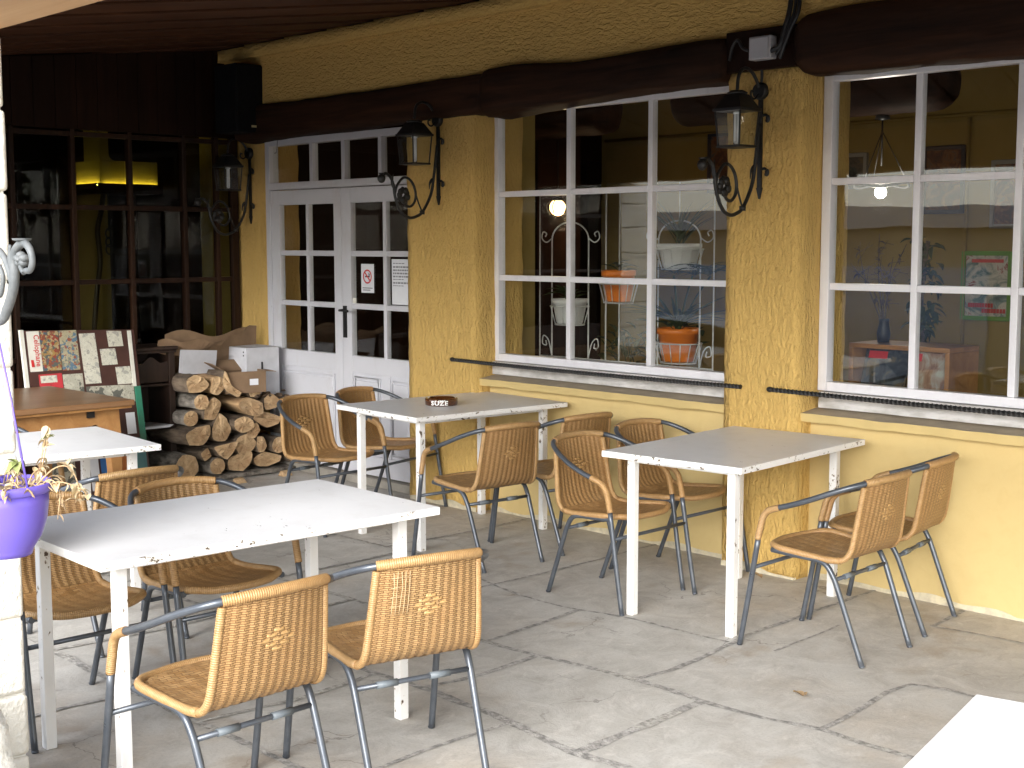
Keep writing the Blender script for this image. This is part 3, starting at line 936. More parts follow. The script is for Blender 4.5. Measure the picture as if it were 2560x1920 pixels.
for v in g.v:
    d = Vector((v.x + 3.42, v.y + 4.45, v.z - .24))
    m_ = max(abs(d.x) / .78, abs(d.y) / .68, abs(d.z)) / .3
    if m_ > 1e-4:
        k = (1 / m_) * .55 + .45
        k *= 1 + .10 * noise.noise(v * 6) + .06 * noise.noise(v * 15)
        v.x, v.y, v.z = -3.42 + d.x * k, -4.45 + d.y * k, max(.0, .24 + d.z * k)
tag(g.build('stone_block', 'limestone2'), 'rough unshaped limestone block standing at the foot of the pillar', 'stone block')

# ================================================================== FURNITURE
def make_table(name, label, cx, cy, rot, L, W, zt, inset=.1, lw=.037, group='white painted terrace tables'):
    t = thing(name, label, 'table', (cx, cy, 0), rot, group)
    g = G(); g.box(-L / 2, L / 2, -W / 2, W / 2, zt - .027, zt)
    top = g.build('tabletop', ['top_paint', 'edge_paint'], t, bevel=.0025, world=False)
    for p in top.data.polygons:
        if abs(p.normal.z) < .8: p.material_index = 1
    for sx in (-1, 1):
        for sy in (-1, 1):
            x, y = sx * (L / 2 - inset), sy * (W / 2 - inset)
            g = G(); h = lw / 2
            g.box(x - h, x + h, y - h, y + h, 0, zt - .027)
            g.build('leg', 'leg_paint', t, bevel=.003, world=False)
    g = G()
    a, b = L / 2 - inset - lw / 2 - .001, W / 2 - inset - lw / 2 - .001
    for sy in (-1, 1): g.box(-a, a, sy * (b + lw / 2) - .011, sy * (b + lw / 2) + .011, zt - .052, zt - .0275)
    for sx in (-1, 1): g.box(sx * (a + lw / 2) - .011, sx * (a + lw / 2) + .011, -b, b, zt - .052, zt - .0275)
    g.build('frame_rail', 'leg_paint', t, world=False)
    return t
make_table('terrace_table', 'large white chipped table nearest the pillar and the purple pot', -3.897, -3.239, -.03, .752, 1.232, .752)
make_table('terrace_table', 'white table carrying the amber ashtray beside the door', -5.809, -.578, -.064, .772, 1.069, .742)
make_table('terrace_table', 'white table by the wall between the two windows, between four rattan chairs', -3.715, -.69, .09, .717, 1.075, .742)
make_table('terrace_table', 'white table with bluish top in front of the brown wooden table', -5.98, -3.09, -.09, .782, 1.12, .742)
make_table('terrace_table', 'white table at the near edge of the terrace with nothing around it', -.804, -3.537, .22, .76, 1.1, .742)

# ---- rattan bistro chair: x forward, y left
def make_chair():
    t = thing('rattan_chair', 'woven rattan chair', 'chair', (0, 0, 0), 0, 'rattan chairs with grey tube frames')
    r = .0115
    def mir(pts, s): return [(x, y * s, z) for x, y, z in pts]
    for s in (1, -1):
        g = G(); g.tube(catmull(mir([(.262, .264, 0), (.226, .262, .2), (.181, .259, .47)], s), 5), r, 12)
        g.ball((.262, .264 * s, .006), .0128, 0, 10, (1, 1, .5), 6)
        g.build('leg', 'steel', t, world=False)
        g = G(); g.tube(catmull(mir([(-.262, .19, 0), (-.205, .1935, .15), (-.152, .197, .29), (-.128, .199, .345), (-.098, .2015, .385), (-.05, .2025, .4), (.06, .206, .405), (.15, .209, .41)], s), 5), r, 12)
        g.ball((-.262, .19 * s, .006), .0128, 0, 10, (1, 1, .5), 6)
        g.build('leg', 'steel', t, world=False)
        g = G(); g.tube(catmull(mir([(.186, .2595, .455), (.172, .26, .51), (.158, .2615, .553), (.133, .264, .58), (.09, .2675, .597), (.078, .268, .601)], s), 6), .0138, 12)
        g.build('arm_wrap', 'rattan_wrap', t, world=False)
        g = G(); g.tube(catmull(mir([(.092, .2675, .5965), (.02, .272, .62), (-.06, .266, .65), (-.14, .247, .684), (-.2, .218, .708), (-.232, .19, .72), (-.25, .16, .7265)], s), 6), r, 12)
        g.build('armrest', 'steel', t, world=False)
    g = G(); g.tube(catmull([(-.243, .17, .7245), (-.263, .125, .73), (-.278, .065, .7345), (-.283, 0, .736), (-.278, -.065, .7345), (-.263, -.125, .73), (-.243, -.17, .7245)], 8), .0158, 14)
    g.build('top_rail', 'rattan_wrap', t, world=False)
    # one shell: u across, v from back top down, round the bend and forward
    prof = [(-.274, .722), (-.262, .66), (-.246, .58), (-.228, .50), (-.212, .452), (-.188, .424), (-.15, .409), (-.1, .405), (0, .412), (.1, .421), (.18, .424), (.214, .416)]
    PC = catmull([(x, 0, z) for x, z in prof], 8)
    Ls = [0]
    for a, b in zip(PC, PC[1:]): Ls.append(Ls[-1] + (b - a).length)
    def at(sv):
        sv = max(0, min(Ls[-1], sv))
        for i in range(len(Ls) - 1):
            if Ls[i + 1] >= sv:
                return PC[i].lerp(PC[i + 1], (sv - Ls[i]) / max(1e-9, Ls[i + 1] - Ls[i]))
        return PC[-1]
    bend = next(Ls[i] for i in range(len(PC)) if PC[i].z < .418)
    def width(sv):
        if sv < bend: return .166 + .026 * (sv / bend)
        f = (sv - bend) / (Ls[-1] - bend)
        wv = .192 + .024 * f
        if f > .72: wv -= .085 * ((f - .72) / .28) ** 2.4
        return wv
    def shell(sv, u):                                   # u -1..1
        p = at(sv); h = width(sv)
        q = Vector((p.x, u * h, p.z))
        if sv < bend:
            k = 1 - sv / bend
            q.x += .034 * u * u * (k ** .5)             # the back wraps round the sitter
        else:
            f = (sv - bend) / (Ls[-1] - bend)
            q.z -= .014 * (1 - u * u) * math.sin(math.pi * f)
            q.x -= .022 * u * u * max(0, f - .7) / .3
        return q
    NR = 13
    def panel(name, s0, s1, mt, nv, amp, ribs):
        g = G()
        def fn(a, b):
            u = a * 2 - 1; sv = s0 + (s1 - s0) * b
            p = shell(sv, u)
            e = .004
            n_ = (shell(min(sv + e, Ls[-1]), u) - shell(max(sv - e, 0), u)).cross(shell(sv, min(1, u + .02)) - shell(sv, max(-1, u - .02)))
            if n_.length > 0: n_.normalize()
            edge = min(1, (1 - abs(u)) * 9)
            return p + n_ * amp * edge * math.cos(2 * math.pi * a * ribs)
        def fn2(a, b):
            p = fn(a, b); sv = s0 + (s1 - s0) * b; u = a * 2 - 1; e = .004
            n_ = (shell(min(sv + e, Ls[-1]), u) - shell(max(sv - e, 0), u)).cross(shell(sv, min(1, u + .02)) - shell(sv, max(-1, u - .02)))
            if n_.length > 0: n_.normalize()
            return p - n_ * .005
        g.grid(fn, 78, nv, 0, (.37, s1 - s0)); g.grid(fn2, 78, nv, 0, (.37, s1 - s0))
        return g, fn
    g, fb = panel('backrest', 0, bend, 'rattan_back', 16, .0016, NR)
    # open diamond of flat bands worked into the middle of the back
    for rr in range(-2, 3):
        nb = 3 - abs(rr)
        for c in range(nb):
            a = .5 + (c - (nb - 1) / 2) * .118
            b = .40 + rr * .042
            w_, h_ = .05, .0155
            for side in (1, -1):
                P = []
                for k in range(7):
                    aa = a - w_ + 2 * w_ * k / 6
                    p = shell(bend * b, aa * 2 - 1)
                    n_ = (shell(bend * b + .004, aa * 2 - 1) - shell(bend * b - .004, aa * 2 - 1)).cross(Vector((0, 1, 0))).normalized()
                    P.append(p + n_ * side * (.0028 + .0025 * math.sin(math.pi * k / 6)))
                g.tube(P, .0052, 6, 1, True, False, .45)
    back = g.build('backrest', ['rattan_back', 'rattan_strip'], t, world=False)
    for s in (1, -1):
        g = G(); g.tube([shell(.012 + (bend + .03 - .012) * k / 22, s * 1.0) for k in range(23)], .0125, 10)
        g.build('rim', 'rattan_wrap', back, world=False)
    g, fs = panel('seat', bend, Ls[-1], 'rattan_seat', 26, .0007, 8)
    seat = g.build('seat', 'rattan_seat', t, world=False)
    g = G()
    path = [shell(bend + .02 + (Ls[-1] - bend - .02) * k / 22, -1.0) for k in range(23)]
    path += [shell(Ls[-1], -1 + 2 * k / 16) for k in range(1, 16)]
    path += [shell(bend + .02 + (Ls[-1] - bend - .02) * k / 22, 1.0) for k in range(22, -1, -1)]
    P = path[:]
    for _ in range(3): P = [P[0]] + [(P[i - 1] + P[i] * 2 + P[i + 1]) / 4 for i in range(1, len(P) - 1)] + [P[-1]]
    g.tube(P, .0142, 12)
    g.build('rim', 'rattan_wrap', seat, world=False)
    for (x, y, z) in ((-.1355, .198, .33), (.2035, .2595, .335)):
        g = G(); g.tube([(x, -y, z), (x, y, z)], .0085, 10)
        if x < 0:
            g.tube([(x, .055, z), (x, .125, z)], .0115, 10, 1); g.tube([(x, -.125, z), (x, -.055, z)], .0115, 10, 1)
        g.build('stretcher', ['steel', 'sleeve'], t, world=False)
    return t
chairs = [
 ((-3.07, -.897, 182.2), 'rattan chair right of the table between the windows, the one standing farther from the wall'),
 ((-3.141, -.378, 190.4), 'rattan chair against the yellow wall under the right window, far right of all chairs'),
 ((-4.213, -.946, 1.4), 'rattan chair left of the table between the windows, nearer the camera of the two there'),
 ((-4.313, -.397, 1.2), 'rattan chair left of the table between the windows, close against the wall'),
 ((-5.195, -.907, 175.2), 'rattan chair right of the ashtray table with its whole woven back showing'),
 ((-5.192, -.359, 177.0), 'rattan chair right of the ashtray table, tucked close to the wall'),
 ((-6.465, -.962, 4.0), 'rattan chair beside the firewood, left of the ashtray table'),
 ((-6.585, -.452, 14.0), 'rattan chair in front of the white door, behind the ashtray table'),
 ((-3.283, -3.621, 182.2), 'rattan chair at the front left with its back to the camera, nearest of all'),
 ((-3.264, -3.031, 167.3), 'rattan chair with a pale mended patch on its back, right of the nearest chair'),
 ((-4.436, -3.538, -.2), 'rattan chair pushed under the near table beside the pillar and purple pot'),
 ((-4.385, -3.005, .5), 'rattan chair pushed under the far side of the near table, curved back towards the firewood'),
 ((-5.239, -2.971, 179.3), 'rattan chair facing away, at the bluish table, back to back with the near table chairs'),
 ((-6.53, -2.93, 2.), 'rattan chair mostly hidden between the brown wooden table and the bluish table'),
]
proto = make_chair()
mend = None
for i, ((x, y, a), lab) in enumerate(chairs):
    c = proto if i == 0 else copy_tree(proto)
    c.location = (x, y, 0); c.rotation_euler = (0, 0, R(a)); c['label'] = lab
    if i == 9: mend = c
# pale thread darning on one chair's back
g = G()
random.seed(3)
for k in range(5):
    yy = .075 + k * .013
    g.tube([(-.271 + rnd(-.001, .001), yy, .705), (-.2685, yy + rnd(-.003, .003), .66), (-.262, yy + .004, .60), (-.2565, yy + .005, .575)], .0011, 5)
for k in range(4):
    zz = .69 - k * .03
    g.tube([(-.272 + k * .0055, .07, zz), (-.2705 + k * .0055, .135, zz - .002)], .0009, 5)
g.build('mending_thread', 'rattan_pale', mend, world=False)

# ---- ashtray
A = thing('ashtray', 'round amber glass ashtray with white lettering on the white table', 'ashtray', (-5.80, -.67, .742))
g = G()
pr = [(.0, 0), (.086, 0), (.092, .004), (.0935, .034), (.091, .040), (.086, .041), (.081, .036), (.078, .014), (.0, .011)]
g.lathe(pr, A.location, 48)
cx, cy = A.location.x, A.location.y
for v in g.v:
    an = math.atan2(v.y - cy, v.x - cx)
    for nn in (R(75), R(195), R(315)):
        dd = abs((an - nn + math.pi) % (2 * math.pi) - math.pi)
        if dd < .17 and v.z > .742 + .03: v.z -= .011 * math.cos(dd / .17 * math.pi / 2)
body = g.build('bowl', 'amber', A)
me = text_mesh('SUZE', .040, .0006, .0011, 1.12)
g = G()
g.mesh(me, Matrix())
ac = math.atan2(-5.608 - cy, 0 - cx) - .12
for v in g.v:
    an = ac + v.x / .094
    rr = .0940 + v.z
    v.x, v.y, v.z = cx + rr * math.cos(an), cy + rr * math.sin(an), .742 + .0175 + v.y * .85
for k in range(4):
    an = ac - .02 + k * .11
    g.obox((cx + .0941 * math.cos(an), cy + .0941 * math.sin(an), .742 + .0345), (.0007 * math.cos(an), .0007 * math.sin(an), 0), (-.0035 * math.sin(an), .0035 * math.cos(an), 0), (0, 0, .0018))
g.build('lettering', 'white_print', body)

# ---- hanging pot
HX, HY = -3.15, -4.3
P_ = thing('hanging_pot', 'purple plastic hanging pot of withered plants in front of the pillar', 'flower pot', (HX, HY, .915))
g = G()
g.lathe([(0, .917), (.062, .915), (.066, .928), (.068, .932), (.086, .96), (.099, 1.0), (.104, 1.04), (.106, 1.078), (.102, 1.078), (.098, 1.03), (.09, .98)], (HX, HY, 0), 48)
pot = g.build('pot', 'purple', P_)
g = G(); g.lathe([(.1065, 1.066), (.1135, 1.07), (.115, 1.086), (.1115, 1.09), (.106, 1.088), (.103, 1.07)], (HX, HY, 0), 48)
g.build('rim', 'purple_rim', pot)
g = G(); g.lathe([(.0, 1.07), (.05, 1.068), (.1, 1.062), (.1005, 1.05)], (HX, HY, 0), 32)
for v in g.v: v.z += .012 * noise.noise(v * 40)
g.build('soil', 'soil', P_)
g = G()
for k in range(3):
    a = R(8 + 120 * k)
    g.tube([(HX + .108 * math.cos(a), HY + .108 * math.sin(a), 1.083), (HX + .055 * math.cos(a), HY + .055 * math.sin(a), 1.28), (HX, HY, 1.462)], .0026, 6)
g.build('hanger', 'purple', P_)
random.seed(11)
g = G()
def leaf(g, p, d, L, W, m=0, curl=.4):
    d = Vector(d).normalized(); sd = d.cross(Vector((rnd(-.3, .3), rnd(-.3, .3), 1))).normalized(); n_ = sd.cross(d)
    rows = []
    for k in range(6):
        t = k / 5; wv = W * math.sin(math.pi * min(1, t * .92 + .08)) * .5
        c = Vector(p) + d * L * t - n_ * curl * L * t * t
        fold = n_ * wv * .6
        rows.append([g.add(c - sd * wv + fold), g.add(c), g.add(c + sd * wv + fold)])
    for a, b in zip(rows, rows[1:]):
        for q in (0, 1): g.face((a[q], a[q + 1], b[q + 1], b[q]), m, True)
for k in range(46):
    a = rnd(0, 6.28); rr = .095 * math.sqrt(rnd(.0, 1)); p = Vector((HX + rr * math.cos(a), HY + rr * math.sin(a), 1.066))
    ln = rnd(.03, .075); d = Vector((math.cos(a + rnd(-1, 1)) * .7, math.sin(a + rnd(-1, 1)) * .7, rnd(.1, 1.0))).normalized()
    q = p + d * ln
    g.tube(catmull([p, p + d * ln * .5 + Vector((0, 0, .012)), q, q + Vector((d.x * .02, d.y * .02, -.015))], 4), [.0016] * 12 + [.0008], 5, 0)
    for j in range(3): leaf(g, p.lerp(q, rnd(.3, 1)), (rnd(-1, 1), rnd(-1, 1), rnd(-.8, .5)), rnd(.012, .032), rnd(.008, .016), random.choice((0, 1, 1)), rnd(.2, .9))
def stem(pts, nl, m, lmin, lmax):
    P = catmull([Vector((HX, HY, 0)) + Vector(p) for p in pts], 6)
    g.tube(P, [.0022 * (1 - .5 * i / len(P)) for i in range(len(P))], 6, 0)
    for j in range(nl):
        p = P[int(rnd(.4, 1) * (len(P) - 1))]
        leaf(g, p, (rnd(-1, 1), rnd(-1, 1), rnd(-1, .6)), rnd(lmin, lmax), rnd(.01, .022), m, rnd(.2, 1))
ux, uy = .69, .73                       # towards the right of the picture
for sc, sg in ((1., 1.), (.86, .92)):
    stem([(ux * .05, uy * .05, 1.06), (ux * .085 * sc, uy * .085 * sc, 1.11), (ux * .11 * sc, uy * .11 * sc, 1.16 * sg + .06), (ux * .112, uy * .112, 1.2)], 10, 1, .012, .026)
stem([(ux * .06, uy * .06, 1.06), (ux * .12, uy * .12, 1.12), (ux * .16, uy * .16, 1.125), (ux * .18, uy * .18, 1.08), (ux * .172, uy * .172, 1.04)], 14, 1, .014, .03)
stem([(ux * .07, uy * .07, 1.06), (ux * .11, uy * .11, 1.095), (ux * .135, uy * .135, 1.07), (ux * .128, uy * .128, 1.0)], 9, 0, .012, .024)
stem([(ux * .07, uy * .07, 1.06), (ux * .13, uy * .13, 1.09), (ux * .19, uy * .19, 1.07), (ux * .2, uy * .2, 1.045)], 8, 1, .014, .026)
stem([(ux * .02, uy * .02, 1.07), (ux * .03, uy * .03, 1.11), (ux * .035, uy * .035, 1.135)], 5, 1, .012, .02)
for k in range(9): leaf(g, Vector((HX + ux * .036, HY + uy * .036, 1.135)), (rnd(-1, 1), rnd(-1, 1), rnd(-.5, .5)), rnd(.018, .034), .02, 2, rnd(.3, 1))
for k in range(7): leaf(g, Vector((HX + ux * .112, HY + uy * .112, 1.197)), (rnd(-1, 1), rnd(-1, 1), rnd(-.2, 1)), rnd(.012, .022), .014, 2, rnd(.3, 1))
for k in range(6): leaf(g, Vector((HX - ux * .1, HY - uy * .1, 1.12)), (rnd(-1, 1), rnd(-1, 1), rnd(-.2, 1)), rnd(.015, .03), .016, 2, rnd(.3, 1))
stem([(-ux * .06, -uy * .06, 1.06), (-ux * .09, -uy * .09, 1.1), (-ux * .1, -uy * .1, 1.12)], 3, 1, .012, .02)
g.build('withered_plant', ['dry_leaf', 'pale_leaf', 'soft_green'], P_)

# ---- scroll bracket on the pillar carrying the pot
Bk = thing('scroll_bracket', 'grey painted iron scroll bracket on the pillar holding the purple pot', 'bracket', (-3.67, HY, 1.3))
def bp(px, py): return (-3.1256 + .0021 * px, HY, 1.47 + (808 - py) * .00096)
g = G()
pth = catmull([(-3.66, HY, 1.78), (-3.56, HY, 1.60), (-3.4, HY, 1.505), (-3.25, HY, 1.474), bp(0, 803), bp(22, 768), bp(38, 722), bp(43, 685), bp(44, 650), bp(52, 625), bp(70, 614), bp(84, 628), bp(89, 655), bp(83, 676), bp(72, 678)], 8)
n = len(pth)
g.tube(pth, [.007 + .0045 * math.sin(math.pi * min(1, i / (n * .85))) for i in range(n)], 12)
g.build('stem', 'grey_iron', Bk)
g = G()
pth = catmull([bp(36, 705), bp(28, 672), bp(16, 645), bp(0, 628), bp(-18, 625), bp(-32, 640), bp(-36, 668), bp(-26, 690), bp(-12, 690), bp(-8, 676)], 7)
g.tube(pth, [.0085 - .003 * i / len(pth) for i in range(len(pth))], 10)
g.tube(catmull([bp(-36, 668), bp(-22, 720), bp(0, 742), bp(10, 720), bp(12, 690), bp(4, 668)], 7), .0055, 10)
g.build('scroll', 'grey_iron', Bk)
g = G()
g.tube(catmull([bp(34, 690), bp(31, 650), bp(34, 618)], 5), [.003, .006, .008, .008, .008, .0075, .007, .0065, .006, .006, .006], 10, flat=.5)
g.build('leaf', 'grey_iron', Bk)
g = G()
c = Vector(bp(62, 652))
for k in range(5):
    a = R(72 * k + 20)
    g.ball(c + Vector((.018 * math.cos(a), 0, .0095 * math.sin(a))), .009, 0, 10, (1, 1.3, 1), 8)
g.ball(c, .008, 0, 10, (1, 2, 1), 8)
g.tube(catmull([c + Vector((-.01, 0, -.01)), c + Vector((0, 0, -.022)), c + Vector((.012, 0, -.03))], 4), .006, 8)
g.build('flower', 'grey_iron', Bk)
g = G(); q = bp(65, 611); g.lathe([(.0, 0), (.009, 0), (.02, .004), (.022, .008), (.0, .007)], q, 20)
g.build('drip_cup', 'grey_iron', Bk)
g = G(); g.box(-3.676, -3.654, HY - .02, HY + .02, 1.3, 1.95)
g.build('wall_bar', 'grey_iron', Bk, bevel=.003)

# ---- wall lamps
def make_lamp():
    t = thing('wall_lamp', 'black iron wall lantern', 'wall lamp', (0, 0, 0), 0, 'black iron wall lanterns')
    q = lambda d, z, x=0.: (x, -d, z)
    g = G()
    g.hexa([(-.011, -.014, -.51), (.011, -.014, -.51), (.011, -.001, -.51), (-.011, -.001, -.51), (-.011, -.014, -.02), (.011, -.014, -.02), (.011, -.001, -.02), (-.011, -.001, -.02)])
    g.hexa([(-.004, -.010, -.565), (.004, -.010, -.565), (.004, -.003, -.565), (-.004, -.003, -.565), (-.016, -.014, -.51), (.016, -.014, -.51), (.016, -.001, -.51), (-.016, -.001, -.51)])
    g.lathe([(0, -.03), (.036, -.03), (.042, -.02), (.042, -.001), (0, -.001)], (0, 0, -.045), 24, axis='y')
    for z in (-.16, -.418):
        g.tube(catmull([(.008, -.008, z - .004), (.03, -.01, z), (.045, -.012, z - .01), (.047, -.012, z - .026), (.036, -.012, z - .03)], 5), [.007] * 10 + [.012] * 8 + [.008] * 3, 8, flat=.7)
    g.build('wall_plate', 'iron', t, bevel=.0015, world=False)
    g = G()
    g.tube(catmull([q(.02, -.035), q(.05, .01), q(.085, .042), (0, -.128, .054), q(.165, .043), q(.188, .01), q(.197, -.06)], 7), .0085, 10)
    g.tube(catmull([q(.03, -.06), q(.06, -.085), q(.085, -.075), q(.085, -.05), q(.07, -.052)], 6), .005, 8)
    g.build('hook', 'iron', t, world=False)
    g = G()
    D = .195
    def sq(a, z): return [(sx * a, -D + sy * a, z) for sx, sy in ((-1, -1), (1, -1), (1, 1), (-1, 1))]
    def frus(a0, z0, a1, z1): g.hexa(sq(a0, z0) + sq(a1, z1))
    g.lathe([(0, -.052), (.03, -.055), (.05, -.066), (.045, -.074), (.0, -.074)], (0, -D, 0), 20)
    frus(.078, -.140, .04, -.074)
    frus(.083, -.154, .083, -.1405)
    frus(.069, -.325, .069, -.314)
    for sx in (-1, 1):
        for sy in (-1, 1):
            g.hexa([(sx * .062 + i * .0035, -D + sy * .062 + j * .0035, -.314) for i, j in ((-1, -1), (1, -1), (1, 1), (-1, 1))] + [(sx * .074 + i * .0035, -D + sy * .074 + j * .0035, -.154) for i, j in ((-1, -1), (1, -1), (1, 1), (-1, 1))])
    lan = g.build('lantern', 'iron', t, bevel=.0015, world=False)
    g = G()
    def pane(a, b):
        c = Vector((0, -D, -.23))
        P = [Vector(p) for p in a + b]
        g.hexa([p for p in P[:4]] + [p for p in P[4:]])
    for ax in (0, 1):
        for s_ in (-1, 1):
            lo, hi = .060, .072
            def pt(u, off, z): 
                v = [0, 0]; v[ax] = s_ * off; v[1 - ax] = u
                return (v[0], -D + v[1], z)
            pane([pt(-lo + .004, lo - .001, -.313), pt(lo - .004, lo - .001, -.313), pt(lo - .004, lo + .001, -.313), pt(-lo + .004, lo + .001, -.313)],
                 [pt(-hi + .004, hi - .001, -.155), pt(hi - .004, hi - .001, -.155), pt(hi - .004, hi + .001, -.155), pt(-hi + .004, hi + .001, -.155)])
    g.build('pane', 'glass', lan, world=False)
    g = G()
    for dx in (-.009, .009): g.tube([(dx, -D, -.165), (dx, -D, -.30)], .0075, 10)
    g.tube([(-.009, -D, -.30), (.009, -D, -.30)], .0075, 10)
    g.lathe([(0, -.166), (.018, -.166), (.018, -.155), (0, -.155)], (0, -D, 0), 14)
    g.build('bulb', 'cfl', lan, world=False)
    g = G()
    P = catmull([q(.016, -.2), q(.03, -.3), q(.048, -.412), q(.072, -.507), q(.136, -.607), q(.19, -.638), q(.24, -.645), q(.29, -.625), q(.325, -.58), q(.35, -.52), q(.362, -.45), q(.385, -.405), q(.42, -.385), q(.445, -.40)], 6)
    g.tube(P, .0092, 10)
    g.ball(q(.452, -.415), .026, 0, 16, (.9, 1, 1.05), 10)
    g.lathe([(0, 0), (.012, 0), (.02, .008), (0, .008)], q(.452, -.39), 14)
    g.tube(catmull([q(.35, -.50), q(.335, -.455), q(.29, -.408), q(.245, -.41), q(.208, -.445), q(.19, -.5), q(.2, -.55), q(.235, -.578), (0, -.272, -.566), q(.286, -.533), q(.268, -.508)], 6), .008, 10)
    g.tube(catmull([q(.205, -.46), q(.17, -.55), q(.145, -.6)], 5), .005, 8)
    g.lathe([(0, -.012), (.016, -.012), (.016, .012), (0, .012)], q(.14, -.612), 12)
    g.tube(catmull([q(.36, -.48), q(.372, -.43), q(.36, -.385)], 4), [.004, .008, .012, .013, .013, .011, .008, .005, .003], 8, flat=.5)
    g.tube(catmull([q(.05, -.40), q(.075, -.43), q(.082, -.47)], 4), [.003, .008, .01, .01, .009, .007, .005, .004, .002], 8, flat=.5)
    # leaf mass around the end of the scroll
    for k in range(9):
        a = k * .7
        g.ball(q(.285 + .03 * math.cos(a), -.51 + .03 * math.sin(a), .006 * math.sin(k * 3)), .022, 0, 8, (.45, 1, 1), 6)
    g.build('scroll', 'iron', t, world=False)
    return t
lp = make_lamp()
for i, (x, y, z, lab) in enumerate(((-4.035, -.113, 2.43, 'black iron wall lantern on the pier between the two large windows'),
                                    (-6.46, -.113, 2.45, 'black iron wall lantern on the pier between the door and the window'),
                                    (-8.76, -.0, 2.36, 'black iron wall lantern in the dark corner beside the glazed partition'))):
    o = lp if i == 0 else copy_tree(lp)
    o.location = (x, y, z); o['label'] = lab
for (pts, lab) in (([(-4.035, -.13, 2.39), (-4.028, -.125, 2.45), (-4.03, -.13, 2.52)], 'short black cable running up from the lantern between the windows'),
                   ([(-6.45, -.13, 2.41), (-6.425, -.122, 2.46), (-6.44, -.14, 2.52)], 'short black cable running up from the lantern beside the door')):
    g = G(); g.tube(catmull(pts, 5), .007, 8)
    tag(g.build('lamp_cable', 'cable'), lab, 'cable')

# ---- twisted iron bars in front of the windows
for x0, x1, lab in ((-6.33, -4.12, 'black twisted iron bar across the foot of the middle window'), (-3.945, -1.5, 'black twisted iron bar across the foot of the right window')):
    g = G(); n = int((x1 - x0) / .006); rows = []
    for i in range(n + 1):
        x = x0 + (x1 - x0) * i / n
        row = []
        for k in range(4):
            a = i * .006 * 2 * math.pi / .09 + k * math.pi / 2
            row.append(g.add((x, -.128 + .0125 * math.cos(a), .934 - .006 * math.sin((x - x0) / (x1 - x0) * math.pi) + .0125 * math.sin(a))))
        rows.append(row)
    for a, b in zip(rows, rows[1:]):
        for k in range(4): g.face((a[k], a[(k + 1) % 4], b[(k + 1) % 4], b[k]))
    g.face(rows[0][::-1]); g.face(rows[-1])
    g.ball((x0, -.128, .934), .014, 0, 10, (1.4, 1, 1), 8)
    tag(g.build('twisted_bar', 'iron'), lab, 'iron bar', 'twisted iron bars under the windows')

# ---- junction box, cables, loudspeaker
t = thing('junction_box', 'pale grey square junction box on the dark lintel above the lantern', 'junction box', (-3.985, -.16, 2.53))
g = G(); g.box(-4.05, -3.925, -.205, -.151, 2.525, 2.635); g.build('box', 'meter', t, bevel=.006)
g = G(); g.box(-4.042, -3.933, -.212, -.2055, 2.533, 2.627); g.build('lid', 'meter', t, bevel=.003)
for k, (dx, lab) in enumerate(((0, 'thickest black cable rising beside the junction box to the roof'), (.028, 'thin black cable next to the thick one above the junction box'), (.05, 'black cable looping round the right side of the junction box'))):
    g = G()
    P = [(-3.93 + dx, -.19, 2.56 - .02 * k), (-3.88 + dx * .5, -.19, 2.58), (-3.865 + dx * .7, -.175, 2.66), (-3.855 + dx, -.16, 2.72), (-3.86 + dx, -.135, 2.8), (-3.862 + dx, -.13, 2.96), (-3.862 + dx, -.175, 3.0), (-3.862 + dx, -.178, 3.05)]
    g.tube(catmull(P, 5), (.013, .008, .01)[k], 8)
    tag(g.build('roof_cable', 'cable'), lab, 'cable')
g = G(); g.tube(catmull([(-4.2, -.155, 2.545), (-4.16, -.19, 2.6), (-4.12, -.2, 2.63), (-4.09, -.2, 2.59), (-4.05, -.2, 2.57)], 6), .008, 8)
tag(g.build('box_cable', 'cable'), 'black cable looping into the left side of the junction box', 'cable')
t = thing('loudspeaker', 'black loudspeaker hung in the dark corner above the firewood', 'loudspeaker', (-8.55, -.17, 2.42))
g = G(); g.box(-8.70, -8.42, -.33, -.035, 2.44, 2.92); g.build('cabinet', 'speaker', t, bevel=.01)
g = G(); g.box(-8.4185, -8.41, -.32, -.045, 2.45, 2.91); g.build('grille', 'speaker', t, bevel=.004)
g = G(); g.box(-8.4095, -8.406, -.21, -.16, 2.475, 2.49); g.build('badge', 'badge', t)
g = G(); g.box(-8.6, -8.5, -.034, .02, 2.66, 2.7); g.build('bracket', 'iron', t)
g = G(); g.tube(catmull([(-8.42, -.05, 2.62), (-8.36, -.03, 2.56), (-8.33, -.03, 2.47), (-8.37, -.02, 2.38), (-8.39, -.015, 2.31), (-8.42, -.012, 2.3)], 5), .003, 6)
tag(g.build('speaker_wire', 'grey_print'), 'thin wire dangling from the loudspeaker above the door frame', 'wire')

# ---- papers on the door
t = thing('no_smoking_sign', 'white no smoking notice on the door pane with a red ring', 'sign', (-7.37, -.01, 1.3))
g = G(); g.box(-7.44, -7.30, .0165, .0185, 1.315, 1.51); g.build('sheet', 'white_paper', t)
g = G()
c = Vector((-7.37, .015, 1.425))
P = [c + Vector((.043 * math.cos(a), 0, .043 * math.sin(a))) for a in [2 * math.pi * k / 40 for k in range(40)]]
g.tube(P, .0055, 6, 0, False, True, .25)
g.obox(c + Vector((0, .0003, 0)), Vector((.03, 0, -.03)), Vector((0, .0008, 0)), Vector((.0035, 0, .0035)))
g.build('prohibition_ring', 'red_print', t)
g = G()
g.box(-7.395, -7.345, .0152, .0162, 1.420, 1.430)
g.box(-7.357, -7.352, .0152, .0162, 1.431, 1.45); g.box(-7.347, -7.342, .0152, .0162, 1.431, 1.445)
for k, (a, b) in enumerate(((-7.425, -7.315), (-7.42, -7.34))): g.box(a, b, .0152, .0162, 1.345 - k * .014, 1.350 - k * .014)
